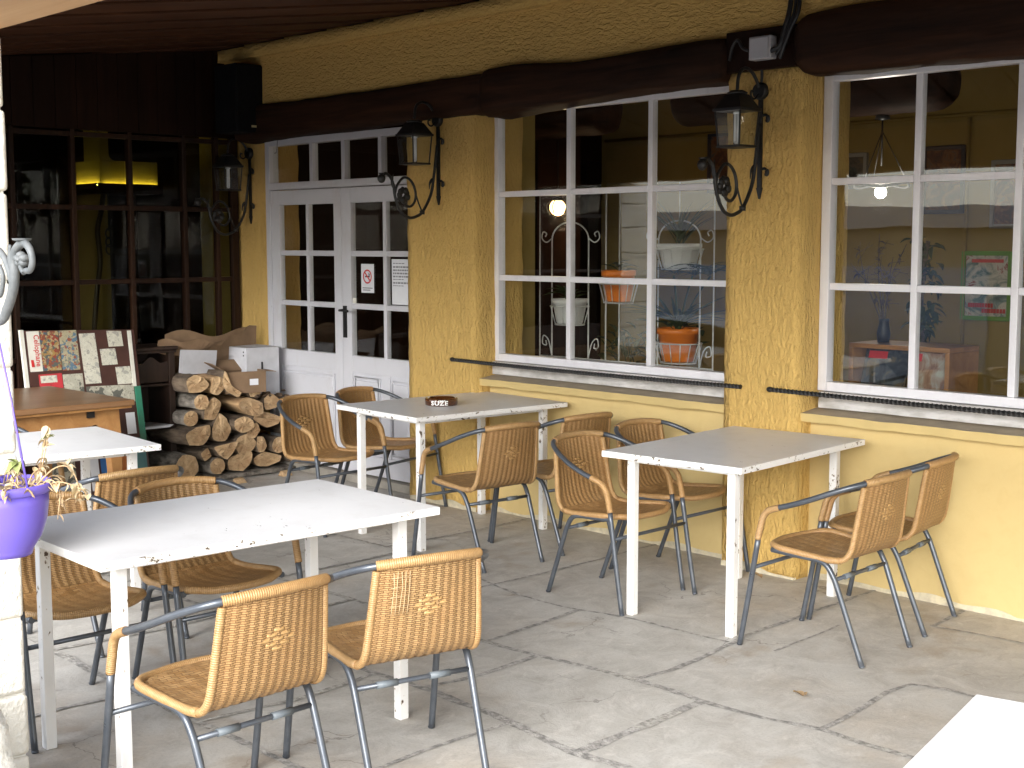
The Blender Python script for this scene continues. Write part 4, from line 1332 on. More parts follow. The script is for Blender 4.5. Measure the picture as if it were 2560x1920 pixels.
g.build('print', 'black_print', t)
t = thing('paper_notice', 'white typed paper notice on the right door pane', 'notice', (-7.02, -.01, 1.25))
g = G(); g.box(-7.105, -6.9, .0165, .0185, 1.245, 1.545); g.build('sheet', 'white_paper', t)
g = G()
random.seed(5)
z = 1.52
for k in range(8):
    x = -7.09
    hh = .011 if k in (1, 2, 3, 4, 6) else .006
    while x < -6.93 - (.05 if k in (0, 5, 7) else 0):
        wv = rnd(.008, .03); g.box(x, x + wv, .0152, .0162, z - hh, z); x += wv + .006
    z -= .021
g.build('print', 'grey_print', t)
g = G(); g.box(-7.545, -7.50, .0165, .0185, 1.24, 1.275)
tag(g.build('door_sticker', 'paper'), 'small pale square sticker in the corner of the door pane', 'sticker')

random.seed(77)
for x, y, lab in ((-3.95, -.2, 'small dry brown leaf on the paving by the wall, under the table between the windows'),
                  (-2.75, -1.55, 'small dry brown leaf lying alone on the open paving right of centre'),
                  (-2.35, -2.2, 'small dry brown leaf on the paving near the table at the near edge'),
                  (-5.3, -2.0, 'small dry brown leaf on the paving between the ashtray table and the near table')):
    g = G()
    leaf(g, (x, y, .012), (rnd(-1, 1), rnd(-1, 1), .1), .06, .034, 0, .15); leaf(g, (x + .004, y + .01, .014), (rnd(-1, 1), rnd(-1, 1), .12), .045, .022, 0, .25)
    tag(g.build('fallen_leaf', 'dry_leaf'), lab, 'leaf', 'fallen leaves on the paving')

# ================================================================== THE DARK CORNER
# ---- firewood: outlines of the sawn and split ends (y, z), facing +X
LOGS = [
 ([(-.908,.722),(-.85,.757),(-.78,.735),(-.729,.676),(-.797,.632),(-.893,.634)], 'bark', 'split log with a ragged pale end at the top left of the firewood stack'),
 ([(-.609,.765),(-.585,.735),(-.562,.66),(-.482,.606),(-.520,.578),(-.6,.623),(-.632,.691)], 'bark', 'wedge shaped split log leaning against the small brown carton'),
 (('c',-.775,.558,.052), 'bark_grey', 'round grey log, upper of the two round ones at the left of the stack'),
 (('c',-.853,.449,.053), 'bark_grey', 'round grey log, lower of the two round ones at the left of the stack'),
 ([(-.735,.535),(-.664,.585),(-.603,.54),(-.629,.473),(-.668,.422),(-.754,.435)], 'bark', 'irregular split log right of the two round grey logs'),
 ([(-.929,.355),(-.84,.389),(-.724,.4),(-.722,.329),(-.785,.262),(-.903,.272)], 'bark', 'half log with a knot, flat side up, at the left edge of the stack'),
 ([(-.694,.359),(-.632,.475),(-.574,.424),(-.533,.343),(-.585,.266),(-.684,.285)], 'bark', 'upright rough split log in the middle of the stack'),
 ([(-.543,.41),(-.467,.44),(-.391,.402),(-.388,.352),(-.47,.315),(-.535,.35)], 'bark', 'rounded log with a clean sawn end at the middle of the stack'),
 ([(-.418,.343),(-.352,.385),(-.324,.323),(-.368,.265),(-.434,.295)], 'bark', 'small quarter log beside the rounded log with a clean sawn end'),
 ([(-.358,.404),(-.286,.456),(-.115,.398),(-.14,.349),(-.236,.326)], 'bark', 'flat half log at the right of the stack'),
 ([(-.272,.545),(-.204,.578),(-.124,.525),(-.16,.468),(-.26,.455)], 'bark', 'thick split log at the upper right of the stack'),
 ([(-.525,.529),(-.413,.566),(-.297,.516),(-.295,.44),(-.364,.42),(-.45,.46)], 'splinter', 'long bare split log under the small brown carton'),
 ([(-.509,.285),(-.419,.31),(-.343,.238),(-.396,.173),(-.499,.165),(-.539,.233)], 'bark', 'broad split log low in the middle of the stack'),
 ([(-.716,.246),(-.623,.253),(-.522,.27),(-.549,.212),(-.613,.142),(-.678,.188)], 'bark', 'triangular split log low in the left of the stack'),
 ([(-.582,.138),(-.486,.174),(-.39,.178),(-.394,.106),(-.464,.042),(-.569,.06)], 'bark', 'half log with a bright face in the bottom row of the stack'),
 ([(-.359,.113),(-.267,.159),(-.121,.112),(-.145,.076),(-.243,.048),(-.33,.06)], 'bark', 'flat half log lying at the bottom right of the stack'),
 ([(-.345,.28),(-.29,.27),(-.262,.2),(-.29,.16),(-.335,.165),(-.352,.22)], 'bark', 'dark narrow log in a gap at the right of the stack'),
 (('c',-.17,.2,.058), 'bark', 'round orange brown log at the right end of the stack'),
 (('c',-.895,.115,.088), 'bark_grey', 'weathered round log at the bottom left corner of the stack'),
 (('c',-.677,.103,.056), 'bark_grey', 'short round log in the bottom row near the left'),
 (('c',-.035,.105,.05), 'bark', 'small pale log at the bottom right corner of the stack'),
 (('c',-.60,.40,.0001), None, ''),
 ([(-.70,.72),(-.63,.73),(-.60,.66),(-.66,.60),(-.72,.62)], 'splinter', 'dark reddish split log lying on top of the stack'),
 (('c',-.05,.30,.05), 'bark', 'shadowed round log above the orange brown one at the right end'),
 ([(-.42,.65),(-.34,.64),(-.3,.58),(-.4,.56)], 'bark', 'rough log hidden beneath the small brown carton'),
 ([(-.79,.2),(-.73,.24),(-.70,.17),(-.76,.14)], 'bark', 'thin dark log wedged in the lower left of the stack'),
]
random.seed(21)
for k, (ol, side, lab) in enumerate(LOGS):
    if side is None: continue
    if ol[0] == 'c':
        _, cy, cz, rr = ol
        ol = [(cy + rr * math.cos(a) * 1.03, cz + rr * math.sin(a)) for a in [2 * math.pi * i / 16 for i in range(16)]]
        P = [Vector((0, *p)) for p in ol]
    else:
        P = [Vector((0, *p)) for p in ol]
        Q = []
        for i in range(len(P)):                              # add points so that edges look torn
            a, b = P[i], P[(i + 1) % len(P)]
            Q += [a, a.lerp(b, .33), a.lerp(b, .67)]
        P = [(Q[i - 1] + Q[i] * 4 + Q[(i + 1) % len(Q)]) / 6 for i in range(len(Q))]
    c = sum(P, Vector()) / len(P)
    P = [c + (p - c) * (1.03 + .09 * noise.noise(Vector((p.y * 34, p.z * 34, k)))) for p in P]
    ln = rnd(.42, .52); xf = -8.2 + rnd(-.05, .03)
    dy, dz = rnd(-.03, .03), rnd(-.015, .015)
    g = G(); rows = []
    ns = 9
    for i in range(ns + 1):
        t = i / ns
        row = []
        for j, p in enumerate(P):
            q = c + (p - c) * (1 - .06 * t)
            f = 1 + (.16 * noise.noise(Vector((t * 4, p.y * 18, p.z * 18 + k))) if i else 0)
            q = c + (q - c) * f
            tilt = (p.y - c.y) * .12 * math.sin(k) if i == 0 else 0
            row.append(g.add((xf - ln * t + tilt, q.y + dy * t, max(.035, q.z + dz * t))))
        rows.append(row)
    n = len(P)
    for a, b in zip(rows, rows[1:]):
        for j in range(n): g.face((a[j], a[(j + 1) % n], b[(j + 1) % n], b[j]), 1, True)
    inner = []
    for j, p in enumerate(P):
        q = c + (p - c) * .55
        inner.append(g.add((xf + .014 * noise.noise(Vector((p.y * 40, p.z * 40, k + 3))), q.y, q.z)))
    cc = g.add((xf + .006 * math.sin(k * 2.1), c.y, c.z))
    for j in range(n):
        j2 = (j + 1) % n
        g.face((rows[0][j], inner[j], inner[j2], rows[0][j2]), 0, False); g.face((inner[j], cc, inner[j2]), 0, False)
    g.face(rows[-1], 0)
    tag(g.build('firewood_log', ['cut', side]), lab, 'firewood log', 'logs in the firewood stack')
g = G()
g.box(-8.72, -8.18, -1.0, -.02, .008, .034)
tag(g.build('plank', 'bark_grey', None, bevel=.003), 'weathered plank lying on the paving under the firewood', 'plank')
for (x, y, lab) in ((-8.02, -.62, 'small wood chip on the paving left in front of the firewood'), (-8.05, -.22, 'small wood chip on the paving near the right end of the firewood')):
    g = G(); g.hexa([(x - .03, y - .045, 0), (x + .03, y - .04, 0), (x + .025, y + .05, 0), (x - .02, y + .04, 0), (x - .02, y - .03, .035), (x + .02, y - .03, .028), (x + .015, y + .035, .03), (x - .015, y + .03, .04)])
    tag(g.build('wood_chip', 'cut', None, bevel=.004), lab, 'wood chip', 'wood chips before the firewood')

# ---- boxes on the firewood
t = thing('white_carton', 'white box with a dark slot standing on the firewood against the door', 'box', (-8.42, -.16, .55))
g = G(); g.box(-8.62, -8.31, -.36, -.08, .555, .905); g.build('box', 'card_white', t, bevel=.004)
g = G()
g.box(-8.3095, -8.306, -.235, -.222, .72, .80)
g.box(-8.345, -8.335, -.364, -.3605, .87, .88); g.box(-8.345, -8.335, -.364, -.3605, .845, .855); g.box(-8.345, -8.335, -.364, -.3605, .60, .61)
g.build('slot', 'black_print', t)
t = thing('small_carton', 'small open brown carton with a white sticker on top of the firewood', 'box', (-8.3, -.43, .6))
def rotbox(g, c, L, W, H, rz, th=.006):
    ca, sa = math.cos(rz), math.sin(rz); ex = Vector((ca, sa, 0)); ey = Vector((-sa, ca, 0)); c = Vector(c)
    for s_ in (-1, 1):
        g.obox(c + ex * s_ * (L / 2 - th / 2) + Vector((0, 0, H / 2)), ex * th / 2, ey * W / 2, (0, 0, H / 2))
        g.obox(c + ey * s_ * (W / 2 - th / 2) + Vector((0, 0, H / 2)), ex * (L / 2 - th), ey * th / 2, (0, 0, H / 2))
    g.obox(c + Vector((0, 0, th / 2)), ex * (L / 2 - th), ey * (W / 2 - th), (0, 0, th / 2))
    return ex, ey
g = G(); ex, ey = rotbox(g, (-8.29, -.42, .6), .20, .3, .15, -.2)
g.build('box', 'card', t, bevel=.002)
g = G()
c = Vector((-8.29, -.42, .75))
g.obox(c - ex * .14 + Vector((0, 0, .03)), ex * .05 + Vector((0, 0, -.035)), ey * .145, Vector((.001, 0, .002)))
g.obox(c + ey * .0 - ex * .02 + ey * -.19 + Vector((0, 0, .035)), ey * .05 + Vector((0, 0, -.03)), ex * .095, Vector((0, .001, .002)))
g.obox(c + ey * .19 - ex * .01 + Vector((0, 0, -.005)), ey * .045 + Vector((0, 0, -.005)), ex * .095, Vector((0, .001, .002)))
g.build('flap', 'card', t)
g = G(); g.obox(Vector((-8.29, -.42, .675)) + ex * .1012 + ey * .06, ex * .0006, ey * .032, (0, 0, .022)); g.build('sticker', 'white_paper', t)

t = thing('torn_carton', 'large torn brown carton lying open on top of the firewood and cabinet', 'box', (-8.6, -.5, .7))
g = G()
def slab(corners, th):
    P = [Vector(p) for p in corners]
    n_ = (P[1] - P[0]).cross(P[3] - P[0]).normalized() * th
    g.hexa(P + [p + n_ for p in P])
def wavy(y0, y1, top, bot, x0, x1, nn=14):
    for i in range(nn):
        a, b = i / nn, (i + 1) / nn
        ya, yb = y0 + (y1 - y0) * a, y0 + (y1 - y0) * b
        za, zb = top(a), top(b); xa, xb = x0 + (x1 - x0) * a, x0 + (x1 - x0) * b
        ba, bb = bot(a), bot(b)
        g.hexa([(xa, ya, ba), (xb, yb, bb), (xb - .007, yb, bb), (xa - .007, ya, ba), (xa + .03, ya, za), (xb + .03, yb, zb), (xb + .023, yb, zb), (xa + .023, ya, za)])
wavy(-.56, -.10, lambda a: .90 + .16 * a + .015 * math.sin(a * 17), lambda a: .70, -8.52, -8.60)
wavy(-.98, -.50, lambda a: .985 - .02 * a + .014 * math.sin(a * 13), lambda a: .90 - .03 * math.sin(a * 5), -8.46, -8.40)
wavy(-.75, -.1, lambda a: 1.0 + .03 * math.sin(a * 8), lambda a: .7, -8.78, -8.72)
g.build('torn_side', 'card', t)
g = G()
wavy(-.83, -.54, lambda a: .915 - .02 * a, lambda a: .735, -8.43, -8.43)
g.build('white_side', 'card_white', t)
g = G()
random.seed(9)
for k in range(26):
    p = (rnd(-8.35, -8.2), rnd(-.36, -.05), .0); zt = .565 - .1 * max(0, p[1] + .2)
    g.ball((p[0], p[1], zt + rnd(-.02, .03)), rnd(.012, .03), 0, 7, (1.6, 1, .6), 5, .5)
struct(tag(g.build('bark_debris', 'debris'), 'loose bark scraps on top of the firewood', 'bark scraps'), 'stuff')

# ---- dark cabinet
t = thing('bedside_cabinet', 'dark wooden cabinet with one drawer and an open niche beside the firewood', 'cabinet', (-8.56, -1.03, 0))
x0, x1, y0, y1 = -8.72, -8.41, -1.21, -.872
g = G()
g.box(x0, x1, y0, y0 + .03, .04, .92); g.box(x0, x1, y1 - .045, y1, .04, .92)
g.box(x0, x0 + .015, y0 + .03, y1 - .045, .04, .92)
g.box(x0 + .015, x1, y0 + .03, y1 - .045, .04, .075); g.box(x0 + .015, x1, y0 + .03, y1 - .045, .672, .69)
g.box(x0 + .015, x1 - .02, y0 + .03, y1 - .045, .37, .385)
g.build('carcass', 'cab', t, bevel=.004)
g = G(); g.box(x0 - .015, x1 + .022, y0 - .015, y1 + .018, .92, .945); g.box(x0 - .006, x1 + .012, y0 - .006, y1 + .01, .9, .9195)
g.build('top', 'cab', t, bevel=.006)
g = G()
n = 24
ya, yb = y0 + .034, y1 - .049
ol = [(ya, .70), (yb, .70)]
tp = [(yb + (ya - yb) * i / n, .845 + .018 * math.cos(2 * math.pi * i / n * 1.0 + math.pi) + .01 * math.cos(4 * math.pi * i / n)) for i in range(n + 1)]
g.prism(ol + tp, lambda y, z: (x1 - .03, y, z), lambda y, z: (x1 - .008, y, z))
g.build('drawer', 'cab', t)
g = G()
for yy in (y0 + .0, y1 - .045): g.box(x1 - .045, x1 + .004, yy - .003, yy + .045, .0, .0395); g.box(x0, x0 + .04, yy - .003, yy + .045, .0, .0395)
g.build('foot', 'cab', t)
g = G()
for k in range(4):
    z = .3855 + k * .004
    g.hexa([(-8.62, -1.17, z), (-8.38, -1.14 + .01 * k, z), (-8.38, -.935 + .008 * k, z), (-8.62, -.96, z), (-8.62, -1.17, z + .0035), (-8.38, -1.14 + .01 * k, z + .0035), (-8.38, -.935 + .008 * k, z + .0035), (-8.62, -.96, z + .0035)])
tag(g.build('magazine_pile', 'white_paper'), 'thin pile of pale magazines on the shelf of the dark cabinet', 'magazines')

# ---- leaning display boards of pasted comic pages
t = thing('display_board', 'tall brown leaning board pasted with old comic pages behind the wooden table', 'display board', (-8.2, -1.6, 0))
def bx(z): return -8.17 - .19 * (z / 1.08)                     # face of the board: it leans back
SK = 0.                                                       # sheared like the folded panel in place
def by(y, z): return y - (z - 1.07) * SK * 1.0 - .0
def onb(y, z, off=0.): return (bx(z) + off, by(y, z), z)
def patch(g, P, o0, o1, m=0):
    g.hexa([onb(y, z, o0) for y, z in P] + [onb(y, z, o1) for y, z in P], m)
g = G(); patch(g, [(-1.96, .0), (-1.20, .0), (-1.20, 1.075), (-1.96, 1.10)], -.022, 0)
bd = g.build('panel', 'board_brown', t, bevel=.002)
def paste(name, P, m, lay=1):
    g = G(); patch(g, P, .0002, .0012 + .0006 * lay); return g.build(name, m, t)
g = G(); patch(g, [(-1.985, .3), (-1.962, .3), (-1.962, 1.105), (-1.985, 1.105)], -.024, .003)
g.build('edge_strip', 'paper', t)
g = G(); patch(g, [(-1.255, .70), (-1.23, .70), (-1.225, 1.07), (-1.252, 1.07)], .0003, .006)
g.build('edge_strip', 'paper', t)
paste('title_strip', [(-1.945, .84), (-1.862, .84), (-1.862, 1.095), (-1.945, 1.095)], 'paper')
paste('comic_page', [(-1.86, .84), (-1.735, .84), (-1.735, 1.09), (-1.86, 1.095)], 'comic_a')
paste('comic_page', [(-1.73, .835), (-1.61, .835), (-1.61, 1.09), (-1.73, 1.09)], 'comic_b')
paste('comic_strip', [(-1.585, .738), (-1.475, .738), (-1.485, 1.065), (-1.595, 1.065)], 'comic_g', 2)
paste('comic_square', [(-1.395, .97), (-1.29, .97), (-1.295, 1.07), (-1.40, 1.075)], 'comic_g')
paste('comic_square', [(-1.455, .852), (-1.345, .852), (-1.352, .958), (-1.46, .958)], 'comic_g')
paste('comic_square', [(-1.36, .72), (-1.255, .72), (-1.26, .835), (-1.365, .835)], 'comic_g')
paste('red_page', [(-1.895, .70), (-1.74, .70), (-1.74, .82), (-1.895, .82)], 'comic_r')
paste('caption_page', [(-1.885, .765), (-1.775, .765), (-1.775, .81), (-1.885, .81)], 'comic_g', 2)
paste('comic_page', [(-1.735, .69), (-1.60, .69), (-1.60, .81), (-1.735, .81)], 'comic_k')
paste('comic_page', [(-1.585, .60), (-1.25, .60), (-1.25, .712), (-1.585, .722)], 'comic_k')
paste('paper_slip', [(-1.33, .39), (-1.265, .39), (-1.265, .53), (-1.33, .53)], 'white_paper')
paste('colour_panel', [(-1.545, .05), (-1.435, .05), (-1.435, .36), (-1.545, .36)], 'blue_panel')
paste('colour_panel', [(-1.43, .05), (-1.33, .05), (-1.32, .36), (-1.43, .36)], 'orange_panel')
paste('colour_panel', [(-1.325, .05), (-1.215, .05), (-1.215, .36), (-1.315, .36)], 'teal_panel')
paste('colour_panel', [(-1.9, .05), (-1.72, .05), (-1.72, .36), (-1.9, .36)], 'comic_k')
paste('paper_slip', [(-1.62, .05), (-1.56, .05), (-1.56, .36), (-1.62, .36)], 'white_paper')
g = G(); patch(g, [(-1.245, .33), (-1.205, .33), (-1.205, .70), (-1.245, .70)], .0004, .012); g.build('green_edge', 'green_edge', t)
me = text_mesh('Cellophane', .05, .0004, .0006, 1.)
g = G()
for v in me.vertices:
    yy, zz = -1.885 + v.co.y, .972 - v.co.x * .88
    g.v.append(Vector(onb(yy, zz, .0024 + v.co.z)))
for p in me.polygons: g.face(list(p.vertices))
g.obox(onb(-1.925, .90, .003), (.0006, 0, 0), (0, .009, 0), (-.009, 0, .03))
g.build('lettering', 'red_print', t)

# ---- old wooden table
t = thing('wooden_table', 'old brown wooden table with a scalloped apron in front of the comic board', 'table', (-7.62, -2.47, 0), .02)
OFF[t.name] = Vector((0, 0, 0))
L, W = 1.06, 1.18
g = G(); g.box(-L / 2, L / 2, -W / 2, W / 2, .728, .76); g.build('tabletop', 'oak_top', t, bevel=.006, world=False)
g = G(); g.box(-L / 2 + .012, L / 2 - .012, -W / 2 + .012, W / 2 - .012, .712, .7275); g.build('moulding', 'oak', t, bevel=.005, world=False)
lx, ly = L / 2 - .1, W / 2 - .1
for sx in (-1, 1):
    for sy in (-1, 1):
        g = G(); x, y = sx * lx, sy * ly
        prof = [(.045, .711), (.044, .56), (.038, .52), (.034, .4), (.028, .2), (.026, .0)]
        for (a0, z0), (a1, z1) in zip(prof, prof[1:]):
            o0 = .012 * math.sin(z0 * 6); o1 = .012 * math.sin(z1 * 6)
            g.hexa([(x + sx * o1 + i * a1, y + sy * o1 + j * a1, z1) for i, j in ((-1, -1), (1, -1), (1, 1), (-1, 1))] + [(x + sx * o0 + i * a0, y + sy * o0 + j * a0, z0) for i, j in ((-1, -1), (1, -1), (1, 1), (-1, 1))])
        g.build('leg', 'oak', t, bevel=.004, world=False)
def apron(n, half):
    bot = []
    for i in range(n + 1):
        u = -1 + 2 * i / n
        bot.append((u * half, .60 - .055 * math.cos(u * math.pi * 1.0) * (1 if abs(u) < .5 else .6) - (.05 if abs(u) > .88 else 0)))
    return bot + [(half, .711), (-half, .711)]
for s_ in (-1, 1):
    g = G(); ol = apron(30, ly - .046)
    g.prism(ol, lambda a, z: (s_ * (lx + .02), a, z), lambda a, z: (s_ * (lx + .038), a, z)); g.build('apron', 'oak', t, world=False)
    g = G(); ol = apron(30, lx - .046)
    g.prism(ol, lambda a, z: (a, s_ * (ly + .02), z), lambda a, z: (a, s_ * (ly + .038), z)); g.build('apron', 'oak', t, world=False)
for y in (-.26, .32):
    g = G(); g.box(lx + .039, lx + .05, y, y + .045, .672, .708)
    g.build('metal_clip', 'iron', t, world=False)

# ================================================================== BEHIND THE GLASS
def blades(g, c, n, L, W, spread=.6, up=.7, m=0, droop=.7):
    for k in range(n):
        a = rnd(0, 6.28); d = Vector((math.cos(a) * spread, math.sin(a) * spread, rnd(up * .4, up)))
        leaf(g, Vector(c) + Vector((rnd(-.02, .02), rnd(-.02, .02), rnd(0, .05))), d, L * rnd(.6, 1.1), W, m, droop * rnd(.5, 1.2))
t = thing('plant_stand', 'white wrought iron plant stand with arches and baskets behind the middle window', 'plant stand', (-5.5, .52, .05))
g = G()
for x in (-6.215, -6.105, -5.786, -5.64, -5.53, -5.222, -4.908, -4.81):
    g.tube([(x, .52, .05), (x, .52, 1.67 if x in (-6.105, -5.786, -5.222, -4.908) else 1.98)], .005, 6)
for xa, xb in ((-6.105, -5.786), (-5.222, -4.908)):
    xm = (xa + xb) / 2; hw = (xb - xa) / 2
    g.tube([(xm - hw * math.cos(a), .52, 1.67 + .11 * math.sin(a)) for a in [math.pi * k / 16 for k in range(17)]], .005, 6)
    for s_ in (-1, 1):
        g.tube(catmull([(xm + s_ * hw, .52, 1.68), (xm + s_ * (hw + .05), .52, 1.655), (xm + s_ * (hw + .09), .52, 1.68), (xm + s_ * (hw + .08), .52, 1.72), (xm + s_ * (hw + .05), .52, 1.71), (xm + s_ * (hw + .06), .52, 1.69)], 5), .004, 6)
        g.tube(catmull([(xm + s_ * hw, .52, .93), (xm + s_ * (hw + .03), .52, 1.03), (xm + s_ * (hw + .075), .52, 1.06), (xm + s_ * (hw + .085), .52, 1.01), (xm + s_ * (hw + .05), .52, 1.0), (xm + s_ * (hw + .055), .52, 1.03)], 5), .004, 6)
    g.tube([(xm, .52, 1.78), (xm, .52, 2.0)], .004, 6)
g.tube([(-6.215, .52, .93), (-4.81, .52, .93)], .005, 6); g.tube([(-6.215, .52, 1.98), (-4.81, .52, 1.98)], .005, 6)
g.build('stand_frame', 'white_iron', t)
for (x, z, r) in ((-5.065, .955, .15), (-5.947, 1.14, .135), (-5.536, 1.29, .13), (-5.063, 1.5, .15)):
    g = G()
    for zz, rr in ((0, r * .75), (.115, r)):
        g.tube([(x + rr * math.cos(a), .52 + rr * .8 * math.sin(a), z + zz) for a in [2 * math.pi * k / 20 for k in range(20)]], .004, 6, 0, False, True)
    for k in range(14):
        a = 2 * math.pi * k / 14
        g.tube([(x + r * .75 * math.cos(a), .52 + r * .6 * math.sin(a), z), (x + r * math.cos(a), .52 + r * .8 * math.sin(a), z + .115)], .003, 5)
    g.box(x - r * .74, x + r * .74, .515, .525, z - .004, z + .003)
    g.build('basket', 'white_iron', t)
random.seed(31)
POTS = [(-5.065, .962, .125, .195, 'terracotta', 'bright orange pot with a long spiky plant in the lower right basket of the stand'),
        (-5.536, 1.297, .105, .19, 'terracotta', 'bright orange pot in the middle basket of the plant stand'),
        (-5.947, 1.147, .115, .155, 'white_pot', 'white pot in the left basket of the plant stand'),
        (-5.063, 1.507, .13, .14, 'white_pot', 'white pot in the upper right basket of the plant stand')]
for i, (x, z, r, h, mt, lab) in enumerate(POTS):
    t = thing('potted_plant', lab, 'potted plant', (x, .52, z), 0, 'pots on the white plant stand')
    g = G(); g.lathe([(0, z), (r * .68, z), (r * .74, z + .01), (r * .93, z + h * .82), (r, z + h * .83), (r, z + h), (r * .92, z + h), (r * .9, z + h * .9), (0, z + h * .88)], (x, .52, 0), 28)
    g.build('pot', mt, t)
    g = G(); c = (x, .52, z + h * .88)
    if i == 0:
        blades(g, c, 34, .36, .02, .75, 1.0, 0, .55)
        for cx_ in (-4.98, -4.85, -5.12):
            g.tube(catmull([c, ((x + cx_) / 2, .53, z + .36), (cx_, .54, z + .5)], 5), .006, 6)
            blades(g, (cx_, .54, z + .5), 22, .2, .014, .8, .6, 0, .5)
    elif i == 3: blades(g, c, 26, .3, .015, .5, 1.1, 0, .4)
    elif i == 1: blades(g, c, 14, .12, .03, .7, .7, 0, .6)
    else: blades(g, c, 16, .14, .03, .6, .8, 0, .6)
    g.build('foliage', 'leaf', t)
t = thing('potted_plant', 'dark bushy plant on the floor behind the lower middle panes', 'potted plant', (-5.45, .62, .05))
g = G(); g.lathe([(0, .05), (.13, .05), (.18, .38), (.165, .38), (.15, .33), (0, .33)], (-5.45, .66, 0), 24); g.build('pot', 'white_pot', t)
g = G()
for k in range(170):
    p = Vector((-5.45 + rnd(-.38, .38), .68 + rnd(-.12, .2), .55 + rnd(0, .62)))
    leaf(g, p, (rnd(-1, 1), rnd(-1, 1), rnd(-.4, 1)), rnd(.06, .12), rnd(.03, .05), 0, .4)
for k in range(9): g.tube(catmull([(-5.45 + rnd(-.05, .05), .66, .33), (-5.45 + rnd(-.2, .2), .68, .7), (-5.45 + rnd(-.35, .35), .68 + rnd(-.1, .15), 1.05)], 4), .004, 5)
g.build('foliage', 'leaf', t)
g = G(); g.box(-3.78, -1.82, .30, .52, .862, .905)
tag(g.build('inner_shelf', 'beam_pale', None, bevel=.006), 'pale wooden ledge along the inside of the right window', 'ledge')
g = G()
g.box(-3.98, -3.40, .62, .92, 1.10, 1.125); g.box(-3.98, -3.955, .62, .92, .05, 1.0995); g.box(-3.425, -3.40, .62, .92, .05, 1.0995); g.box(-3.955, -3.425, .62, .92, .84, .86); g.box(-3.955, -3.425, .90, .92, .05, .8395); g.box(-3.955, -3.425, .90, .92, .861, 1.0995)
tag(g.build('magazine_rack', 'oak', None, bevel=.003), 'low wooden magazine rack inside the right window', 'rack')
for (x0, x1, mt, lab) in ((-3.92, -3.66, 'mag_dark', 'dark magazine with a red title standing in the rack'), (-3.645, -3.44, 'mag_pale', 'pale magazine with a red corner standing in the rack')):
    t = thing('magazine', lab, 'magazine', ((x0 + x1) / 2, .66, .861))
    g = G(); g.hexa([(x0, .63, .861), (x1, .63, .861), (x1, .64, .861), (x0, .64, .861), (x0, .70, 1.095), (x1, .70, 1.095), (x1, .71, 1.095), (x0, .71, 1.095)])
    g.build('cover', mt, t)
    g = G(); a = x0 + .02; b = x0 + (.13 if mt == 'mag_dark' else .055)
    g.hexa([(a, .6845, 1.045), (b, .6845, 1.045), (b, .687, 1.045), (a, .687, 1.045), (a, .696, 1.083), (b, .696, 1.083), (b, .698, 1.083), (a, .698, 1.083)])
    g.build('title_block', 'red_print', t)
random.seed(41)
t = thing('branch_vase', 'small dark vase of bare branches standing on the magazine rack', 'vase', (-3.86, .76, 1.1255))
g = G(); g.lathe([(0, 1.126), (.03, 1.126), (.036, 1.17), (.025, 1.23), (.028, 1.25), (.025, 1.25), (.021, 1.23), (.032, 1.17), (.024, 1.135), (0, 1.135)], (-3.86, .76, 0), 20); g.build('vase', 'iron', t)
g = G()
for k in range(7):
    e = Vector((-3.86 + rnd(-.2, .3), .76 + rnd(-.1, .1), rnd(1.5, 1.72)))
    P = catmull([(-3.86, .76, 1.2), Vector((-3.86, .76, 1.28)).lerp(e, .5) + Vector((rnd(-.04, .04), 0, 0)), e], 5)
    g.tube(P, [.004 - .0025 * i / len(P) for i in range(len(P))], 5)
    for j in range(6):
        q = P[int(rnd(3, len(P) - 1))]; g.tube([q, q + Vector((rnd(-.08, .08), rnd(-.04, .04), rnd(-.02, .09)))], .0014, 4)
        leaf(g, q, (rnd(-1, 1), rnd(-1, 1), rnd(-1, 1)), .04, .018, 0, .4)
g.build('branches', 'bark', t)
t = thing('climbing_plant', 'dark leafy plant hanging inside the right window near the green picture', 'plant', (-3.84, 1.1, .05))
g = G(); g.tube(catmull([(-3.84, 1.15, .05), (-3.81, 1.15, .7), (-3.85, 1.12, 1.3), (-3.81, 1.1, 1.66)], 6), .012, 8)
g.build('stem', 'bark', t)
g = G()
for k in range(120):
    z = rnd(1.02, 1.68); leaf(g, Vector((-3.83 + rnd(-.06, .06), 1.12 + rnd(-.05, .05), z)), (rnd(-1, 1), rnd(-1, .6), rnd(-.8, .2)), rnd(.05, .09), rnd(.025, .04), 0, .4)
g.build('foliage', 'leaf', t)
def picture(x0, x1, z0, z1, fm, pm, lab, group=None):
    t = thing('framed_picture', lab, 'picture', ((x0 + x1) / 2, 3.94, z0), 0, group)
    e = .03; y0, y1 = 3.918, 3.949
    g = G(); g.box(x0, x0 + e, y0, y1, z0, z1); g.box(x1 - e, x1, y0, y1, z0, z1); g.box(x0 + e, x1 - e, y0, y1, z0, z0 + e); g.box(x0 + e, x1 - e, y0, y1, z1 - e, z1)
    g.build('frame', fm, t, bevel=.003)
    g = G(); g.box(x0 + e, x1 - e, 3.935, 3.945, z0 + e, z1 - e); g.build('print', pm, t)
    return t
t = picture(-5.128, -4.729, 1.07, 1.582, 'green_frame', 'poster', 'picture in a bright green frame seen through the right window')
g = G()
random.seed(4)
for row, z in enumerate((1.165, 1.125)):
    x = -5.07 + row * .11
    while x < -4.88 + row * .10:
        wv = rnd(.016, .026); g.box(x, x + wv * .8, 3.93, 3.9345, z, z + .032); x += wv
g.box(-5.05, -4.8, 3.93, 3.9345, 1.5, 1.525)
g.build('lettering', 'red_print', t)
picture(-5.482, -5.129, 1.867, 2.378, 'navy_frame', 'poster_dark', 'dark picture in a navy frame above and left of the green framed one')
picture(-4.918, -4.56, 1.754, 2.251, 'grey_frame', 'poster_dark', 'dark red picture in a grey frame at the right edge of the view')
